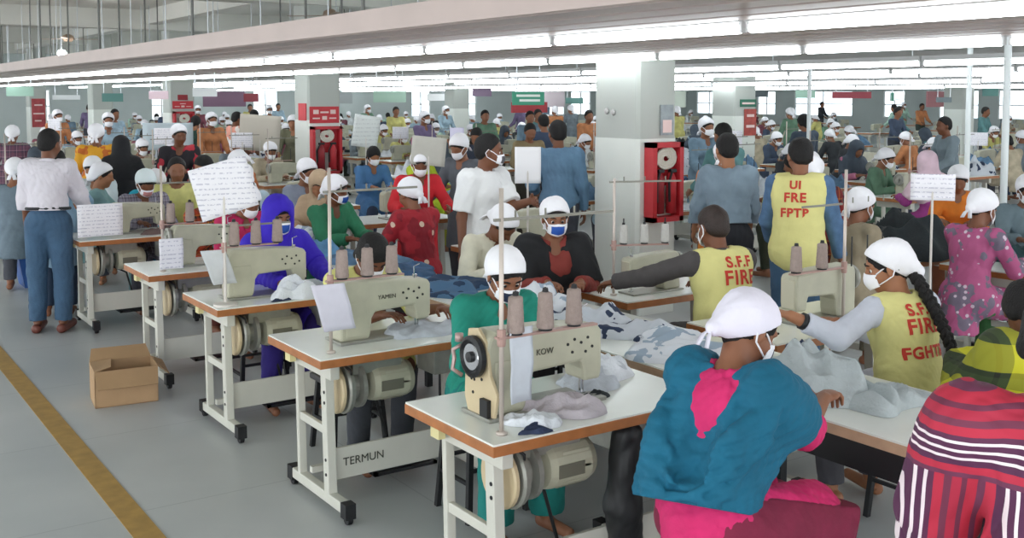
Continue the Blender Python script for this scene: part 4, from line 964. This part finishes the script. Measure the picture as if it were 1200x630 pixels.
# 10 striped woman near right
person('standing woman in red striped shirt at the lower right corner', (2.11, 1.09, 0), rzd(.75, .66), dict(sit=False, s=.93, lean=.1, head=(.4, -.5, 0), hL=(-.24, .30, .84), hR=(.2, .35, .85), sw=.20, eL=(-.6, -.6, -.8)),
       dict(shirt=striped_shirt(), sleeve=.8, hem='knee', loose=.035, sfull=.02, trousers=cloth('5c2338'), hair='bun', mask=WHITE, skin=SKIN['a'], cap=False, fold=.008), .006)
# 11 plaid scarf
person('seated woman in yellow and green plaid shawl beside the braided worker', (4.02, 2.13, 0), rzd(.45, 1), dict(lean=.32, head=(.5, -.4, 0), s=.93, pz=.55),
       dict(shirt=plaid('c9c52a', '3b4a2a', '20241c', 5.5), trousers=cloth('26331f'), hair='bun', skin=SKIN['b'], loose=.04, sfull=.03, fold=.01), .008)
# ------- mid ground
N = .009
person('standing man in white polo with white edged mask', (4.12, 6.40, 0), rzd(.25, -1), dict(sit=False, s=1.0, lean=.05, head=(.12, .75, 0), hL=(-.05, .42, 1.22), hR=(.27, .06, .84), hdL=(.3, 1, 0)),
       dict(male=True, shirt=mat('e8e9ea', .8, 0, .3, 45, .03, 8), sleeve=.42, hem='hip', loose=.025, trousers=cloth('3c3d42'), hair='short', mask=cloth('5b5a60'), skin=SKIN['b'], shoes=BLK), .008)
person('standing man in slate blue shirt seen from behind near the broad pillar', (5.90, 7.85, 0), rzd(.5, .8), dict(sit=False, s=1.03, head=(.1, .2, 0), hL=(-.2, .3, 1.05)), dict(male=True, shirt=cloth('5d7d98'), sleeve=1, hem='hip', loose=.02, trousers=cloth('3d3f48'), hair='short', skin=SKIN['b'], shoes=BLK), N)
person('standing man in grey blue shirt right of the broad pillar', (5.72, 5.52, 0), rzd(.55, .8), dict(sit=False, s=1.0, sw=.15, head=(.12, .15, 0), hL=(-.2, .34, .9), hR=(.21, .3, .85)), dict(male=True, shirt=cloth('7b8d9b'), sleeve=1, hem='waist', loose=.03, trousers=cloth('25262c'), hair='short', skin=SKIN['c'], shoes=BLK), N)
person('standing man in yellow fire vest and denim sleeves', (5.52, 4.70, 0), rzd(.80, .60), dict(sit=False, s=1.0, sw=.155, head=(.2, .35, 0), hR=(.27, .16, .86), hL=(-.2, .32, .95)), dict(male=True, shirt=mat('506f92', .85, 0, .3, 60, .25, 12), sleeve=1, hem='hip', loose=.02, trousers=JEANS, vest=VEST, text=[('UI', .075), ('FRE', .085), ('FPTB', .08)], tx=-.02, hair='short', skin=SKIN['a'], shoes=BLK), .0085)
MG = [ # label, x, y, rz, sit, head, s, shirt, trousers, cap, mask, hair, skin, extra
 ('worker in red blouse with pale flowers and tied white cap', 4.0, 7.08, rzd(-.2, 1), True, (.35, 0, 0), .97, floral('a8222f', 'e6c9b4', '8a1a28', 9), '5a1a24', True, None, 'bun', {}),
 ('woman in green dress and white cap with blue mask, looking right', 3.62, 7.98, rzd(.3, -1), True, (.25, .35, .15), .96, cloth('2f7a58'), '1f4a38', True, BLUEM, 'bun', {}),
 ('person in pale blue shirt with white cap and black plait', 3.38, 9.1, rzd(-.1, 1), True, (.2, .3, 0), 1, cloth('c3d8e6'), '5a6a7c', True, None, 'braid', {'braid_to': (.02, -.16, .86)}),
 ('seated worker in grey shirt with white cap behind the pale blue shirt', 4.15, 9.75, rzd(.2, -1), True, (.3, 0, 0), 1, cloth('8f97a8'), '44464c', True, WHITE, 'bun', {}),
 ('worker wrapped in beige shawl left of the green dress', 3.95, 8.75, rzd(-.5, -.6), True, (.5, 0, 0), .94, cloth('b59a80'), '6d5a48', False, None, 'bun', {'hood': cloth('b9a084')}),
 ('worker in scarlet top and white cap behind the polo man', 4.6, 8.2, rzd(-.3, -1), False, (.5, 0, 0), .88, cloth('cc2530'), '3a2a30', True, WHITE, 'bun', {}),
 ('bent worker with white cap just behind the polo man shoulder', 5.35, 8.6, rzd(-.9, -.4), False, (.5, 0, 0), .95, cloth('5b5f66'), '3a3a40', True, WHITE, 'bun', {}),
 ('woman in orange dress and white cap beside the broad pillar', 6.55, 6.42, rzd(.7, .4), False, (.3, 0, 0), .93, cloth('d9822e'), 'b56a28', True, WHITE, 'bun', {}),
 ('woman in dark red plaid dress right of the standing vested man', 6.35, 5.25, rzd(.5, .8), False, (.3, 0, 0), .89, plaid('8c2a28', '4f1d20', 'c06a2a', 10), '5a1f20', True, None, 'bun', {}),
 ('woman in beige top and white cap with green white scarf mask', 6.05, 4.72, rzd(.95, -.1), True, (.3, 0, 0), .96, cloth('9c9079'), '6b6453', True, mat('a9c4b4', .8), 'bun', {}),
 ('woman in pink grey patterned dress and white cap facing right', 6.48, 4.08, rzd(.97, -.1), True, (.4, 0, 0), .98, floral('a8527c', 'c9b7c4', '6f6577', 16), '3a6a3c', True, WHITE, 'bun', {}),
 ('worker with white cap cut by the right edge of the picture', 8.3, 4.75, rzd(-.5, -.5), True, (.3, 0, 0), .97, cloth('6d7f88'), '3a3a40', True, WHITE, 'bun', {}),
 ('worker in bright orange top with white cap at right', 8.95, 5.75, rzd(-.8, -.5), True, (.5, 0, 0), .97, cloth('e2812c'), '6a3a20', True, None, 'bun', {}),
 ('woman in pale pink headscarf and magenta dress behind the orange top', 10.3, 6.9, rzd(.2, 1), True, (.1, 0, 0), 1, cloth('9c3b86'), '5a2a50', False, None, 'bun', {'hood': cloth('d8bcc9')}),
 ('dark clothed worker with white cap and pale mask facing the camera', 7.7, 6.45, rzd(-.6, -.8), False, (.3, 0, 0), .86, cloth('32363b'), '2a2c30', True, WHITE, 'bun', {}),
 ('worker in lime green top near the dark red plaid dress', 8.9, 7.5, rzd(-.4, .8), True, (.2, 0, 0), 1, cloth('b6cf2c'), '3a3f30', False, None, 'bun', {}),
 ('worker in yellow orange patterned shirt and white cap at upper left', 2.95, 12.75, rzd(.2, 1), False, (.2, -.2, 0), .97, floral('e0a32a', 'd9b53c', 'c76a28', 10), '4a4a30', True, None, 'bun', {}),
 ('woman in black headscarf left of the black and red dress', 3.0, 11.9, rzd(.3, 1), False, (.3, 0, 0), .9, cloth('1c1c20'), '1c1c20', False, None, 'bun', {'hood': cloth('1a1a1e')}),
 ('woman in black and red dress with white cap, below the third pillar', 3.72, 12.2, rzd(-.2, -.8), False, (.2, .3, 0), .97, floral('231f26', 'b5303e', 'b5303e', 6), '1f1c22', True, None, 'bun', {}),
 ('worker in yellow vest bent beside the third pillar', 3.75, 10.95, rzd(-1, .2), True, (.5, 0, 0), 1, cloth('dbd67c'), '4b4d42', False, None, 'short', {}),
 ('worker in rust orange top with white cap below the third pillar', 4.35, 11.6, rzd(-.7, .5), True, (.6, 0, 0), 1, cloth('b9662e'), '5b3a22', True, None, 'bun', {}),
 ('dark haired man in yellow right of the large tilted paper', 3.12, 10.35, rzd(-.2, -1), True, (.1, 0, 0), 1.03, cloth('dfdc8e'), '3a3c44', False, None, 'short', {}),
 ('worker in light blue shirt right behind the man in the white shirt', 1.95, 9.95, rzd(.3, 1), False, (.4, 0, 0), .88, cloth('8fb0c9'), '394b63', False, None, 'bun', {}),
 ('white capped worker left of the man in the white shirt', 1.8, 11.2, rzd(.4, 1), True, (.3, 0, 0), 1, cloth('70808c'), '4a4c54', True, None, 'bun', {}),
 ('worker in pale scarf and white cap left of the pale teal woman', 2.7, 11.75, rzd(-.4, -.8), True, (.4, 0, 0), .97, cloth('c9d3d6'), '4a4c54', True, WHITE, 'bun', {}),
 ('worker in maroon striped top at the far left edge', 2.45, 15.2, rzd(.3, 1), False, (.2, 0, 0), .93, plaid('6d4457', '48384c', 'a07a88', 12), '3a3a44', True, None, 'bun', {}),
 ('standing worker in salmon and white vest beyond the third pillar', 6.35, 17.8, rzd(.9, .1), False, (.2, 0, 0), 1, floral('e7a08c', 'f0e8e4', 'f0e8e4', 3), '3a3438', False, None, 'short', {}),
 ('standing person in dark green and crimson beside the third pillar', 6.0, 18.8, rzd(.5, .5), False, (.2, 0, 0), .95, cloth('27423a'), '7a2238', False, None, 'bun', {}),
 ('worker in khaki shirt with white cap between the two fire pillars', 7.1, 16.9, rzd(-.5, -.8), False, (.3, 0, 0), .97, cloth('6b6a54'), '35362e', True, None, 'bun', {}),
 ('worker in lime yellow top before the small lilac sheet', 6.5, 11.6, rzd(.3, -1), True, (.3, 0, 0), 1, cloth('c5d63a'), '8a8a2c', False, None, 'bun', {}),
 ('worker in blue top and dark hair right of the rolled poster', 6.1, 12.1, rzd(-.1, -1), True, (.3, 0, 0), .97, cloth('4b78a8'), '2f3a52', False, WHITE, 'bun', {}),
 ('bent worker in black blue jacket behind the grey board paper', 7.3, 11.4, rzd(-.6, -.5), False, (.6, 0, 0), .93, cloth('252c3c'), '2a2c32', False, None, 'short', {}),
 ('worker in tan jacket right of the black blue jacket', 8.2, 11.6, rzd(-.3, -.9), False, (.4, 0, 0), .95, cloth('8e7c5c'), '3a352c', False, None, 'short', {}),
 ('standing worker in orange shirt right of the broad pillar far back', 13.8, 16.4, rzd(.3, -.8), False, (.1, 0, 0), 1, cloth('dd6a34'), '3a3036', False, None, 'short', {}),
 ('standing worker in pale shirt beside the far orange shirt', 15.0, 16.5, rzd(-.2, -.8), False, (.1, 0, 0), 1, cloth('b9bfca'), '4a4c54', False, None, 'short', {}),
 ('standing dark haired worker in grey at the right, behind the slender post', 12.7, 8.3, rzd(-.6, .3), False, (.1, 0, 0), 1.0, cloth('7a8890'), '3a3c44', False, None, 'short', {}),
 ('standing person in dark coat in the middle of the right half', 12.6, 10.6, rzd(.2, .8), False, (.1, 0, 0), 1.0, cloth('3e4a58'), '2a2c34', False, None, 'bun', {}),
 ('slim worker in navy standing below the green hanging sign', 9.3, 12.7, rzd(.2, .8), False, (.1, 0, 0), 1.0, cloth('39465e'), '2a2c34', False, None, 'short', {}),
]
for (lab, x, y, rz, sit, hd, s_, sh, tr, cp_, mk, hr, ex) in MG:
    d = math.hypot(x, y); o = dict(shirt=sh, trousers=cloth(tr), cap=cp_, mask=mk, hair=hr, skin=SKIN[('a', 'b', 'c')[len(lab) % 3]], face=False, sleeve=.95, male=hr == 'short', hem='hip' if hr == 'short' else 'knee'); o.update(ex)
    ps = dict(sit=sit, s=s_, head=hd, lean=.15 if sit else .1)
    if not sit: ps['hL'] = (-.2, .34, .98); ps['hR'] = (.2, .34, .98)
    person(lab, (x, y, 0), rz, ps, o, N if d < 9 else .0145)
# ============================================================ FAR LINES (copies of a few builds)
PZ = .0175
def proto(sit, cap_, hr, hood=None, hands=None):
    ps = dict(sit=sit, s=.98 if sit else 1.0, head=(.4 if sit else .15, 0, 0), lean=.25 if sit else .06)
    if not sit: ps['hL'] = (-.2, .32, .98); ps['hR'] = (.2, .32, .98)
    return person('p', (0, 0, -50), 0, ps, dict(shirt=cloth('8a9aa0'), trousers=cloth('3b3d45'), cap=cap_, hair=hr, mask=WHITE if cap_ else None, face=False, sleeve=.9, male=hr == 'short', hem='hip' if hr == 'short' else 'knee', hood=hood), PZ)[0]
PR = {'sc': proto(True, True, 'bun'), 'sh': proto(True, False, 'bun'), 'st': proto(False, False, 'short'), 'stc': proto(False, True, 'bun'), 'hd': proto(True, False, 'bun', cloth('46505c'))}
used = set()
CN = [('grey', '8c949a'), ('teal', '5b8688'), ('pale blue', 'a9bfcb'), ('white', 'd4d8da'), ('pink', 'b8708c'), ('green', '5f8069'), ('orange', 'bd7d52'), ('navy', '3f4b60'), ('maroon', '7a4350'), ('yellow', 'c9c37a'), ('purple', '726486'), ('denim blue', '6c8496'), ('black', '2f3236'), ('mint', 'a4c2b3'), ('beige', 'b5a992'), ('grey', '78828a'), ('pale blue', '98b0bf')]
SHM = {n: cloth(c, .22) for n, c in CN}; TRM = [cloth(c) for c in ('3b3d45', '4b4a50', '2b3448', '5a3a44', '35403a')]
far_t = {}; far_m = {}; PILL = [(6.45, 7.29), (7.02, 15.75), (7.3, 23.9), (7.2, 30.6), (14.9, 14.3), (27.3, 17.6), (16.5, 27)]
def farpost(kind, pr_, loc, rz, lab, swap=None):
    g = lab.replace('a ', '', 1) if lab.startswith('a ') else lab
    if kind not in used:
        used.add(kind); pr_.location = loc; pr_.rotation_euler = (0, 0, rz); pr_['label'] = lab; pr_['group'] = g+' group'
        def sw(o):
            for ch in o.children:
                k = ch.name.split('.')[0]
                if swap and k in swap: ch.material_slots[0].link = 'OBJECT'; ch.material_slots[0].material = swap[k]
                sw(ch)
        sw(pr_); return pr_
    return dup(pr_, loc, rz, lab, g+' group', swap)
TS = thread_stand('far', (0, 0, -50), top=.75, zb=.32, guide=.62)
PP = paper('notice_paper', 'far', (0, 0, -50), .3, .22, clip=True)
TP = sewing_table('far', (0, 0, -50), L=1.05, W=.6, full=False); MP = sewing_machine('far', (0, 0, -50), 0, 0, None, .95)
ng = 0
def far_station(x, y, face, rnd):
    """one table with machine, worker and cloth; face=+1 workers face +y"""
    global ng
    px, d = pxof(x+.5, y)
    if px < -80 or px > 1280 or d < 6.5: return
    if any(abs(x+.5-a) < .9 and abs(y-b) < .95 for a, b in PILL): return
    zn, bd = zone(px) or 'at the far right', band(d)
    oy_ = y-.32 if face > 0 else y+.95
    if any(abs(x+.5-a[1]) < .85 and (abs(oy_-a[2]) < .6 or abs(y+.3-a[2]) < .6) for a in MG): return
    w_ = '%s %s' % (bd, zn)
    farpost('t', TP, (x, y, 0), 0, 'white topped sewing table '+w_)
    farpost('m', MP, (x+(.9 if face > 0 else .2), y+.3, TZ), PI if face > 0 else 0, 'cream sewing machine '+w_)
    if d < 19 and rnd.random() < .8: farpost('s', TS, (x+(.95 if face > 0 else .1), y+.1, TZ), PI if face > 0 else 0, 'thread stand '+w_)
    if rnd.random() < .13 and d < 22: farpost('pp', PP, (x+.3, y+.2, TZ+rnd.uniform(.45, .7)), -.6+rnd.uniform(-.4, .4), 'white notice sheet on a stand '+w_)
    k = rnd.choice(['sc']*6+['sh', 'hd', 'stc', 'st']) if d < 24 else rnd.choice(['sc']*5+['sh', 'stc', 'st'])
    cn = rnd.choice([c[0] for c in CN]); sw = {'shirt': SHM[cn], 'tunic': SHM[cn], 'trousers': rnd.choice(TRM)}
    oy = y-.32 if face > 0 else y+.95
    if k in ('st', 'stc'): oy += -.12*face
    what = {'sc': 'seated worker in %s with white cap', 'sh': 'bareheaded seated worker in %s', 'hd': 'seated worker in %s with slate headscarf', 'st': 'standing man in %s shirt', 'stc': 'standing worker in %s with white cap'}[k] % cn
    farpost(k, PR[k], (x+.5+rnd.uniform(-.12, .12), oy, 0), (0 if face > 0 else PI)+rnd.uniform(-.3, .3), what+' '+w_, sw)
    if rnd.random() < .85 and d < 26:
        nm, m = rnd.choice([('pale', DENW), ('grey', DEN), ('denim blue', DENB), ('dark', BLACKG), ('washed', WASH), ('denim blue', DENB), ('mottled blue', WASHB)])
        lab = '%s cloth heap on table %s' % (nm, w_)
        garment(lab, x+.8-.5*(face > 0), y+.25, TZ, .5, .4, rnd.uniform(.14, .36), rnd.randint(0, 99), m, rnd.random()*3, lab+' group', n=16)
rn = random.Random(11)
for bx_, ys, ye, st in ((2.0, 13.4, 15.5, 1.5), (3.86, 14.0, 24, 1.4), (5.2, 10.6, 24, 1.4), (7.3, 6.6, 42, 1.4), (9.0, 5.8, 42, 1.4), (10.6, 7.4, 42, 1.45), (12.2, 7.5, 42, 1.5), (14.0, 9, 42, 1.6), (16.1, 10, 42, 1.8), (18.3, 11, 42, 1.9), (20.6, 12, 42, 2.1), (24, 14, 42, 2.5), (28.5, 16, 42, 2.7), (33, 19, 42, 3.0), (38, 22, 42, 3.2)):
    y = ys; f = -1
    while y < ye:
        far_station(bx_, y, 1 if int(bx_*10) % 2 else -1, rn); y += st*(1 if y < 22 else 1.35 if y < 32 else 1.8)
for k, p in list(PR.items())+[('pp', PP), ('t', TP), ('m', MP), ('s', TS)]:
    if k not in used:
        def rm(o):
            for c in list(o.children): rm(c)
            bpy.data.objects.remove(o)
        rm(p)
for k_ in list(bpy.data.objects):
    if 'label' in k_ and len(k_['label'].split()) > 16: print('LONG', k_.name, k_['label'])
# stools of the near workers
for lab, x, y, r in (('dark stool under the woman in the teal shawl', 2.44, 2.38, 1.57), ('dark stool of the teal bloused woman', 2.66, 4.14, 0), ('dark stool under the braided worker', 4.24, 2.9, 0), ('dark stool of the balding man', 4.26, 4.12, 0),
                     ('dark stool under the worker in yellow', 2.52, 5.28, 0), ('dark stool of the purple hooded woman', 2.48, 6.56, 0), ('dark stool of the black shawled woman', 3.82, 5.13, 0), ('low dark stool under the plaid shawl', 4.02, 2.12, 0)):
    stool(lab, x, y, .46 if 'low' not in lab else .42, r)
t = thing('hanging_bag', 'long black cloth bag hanging at the right end of the nearest table', 'bag', (2.60, 3.02, 0))
S = SDF(); S.cap((0, 0, .66), (0, .02, .38), .055, .068, k=.02).cap((0, .02, .38), (.03, .04, .22), .068, .062, k=.02); me = S.build('pouch', BLK, t, .009, fold=.008, seed=4); MB().tube([(0, -.0, .69), (0, 0, .74)], .02, 8).build('strap', BLK, t)
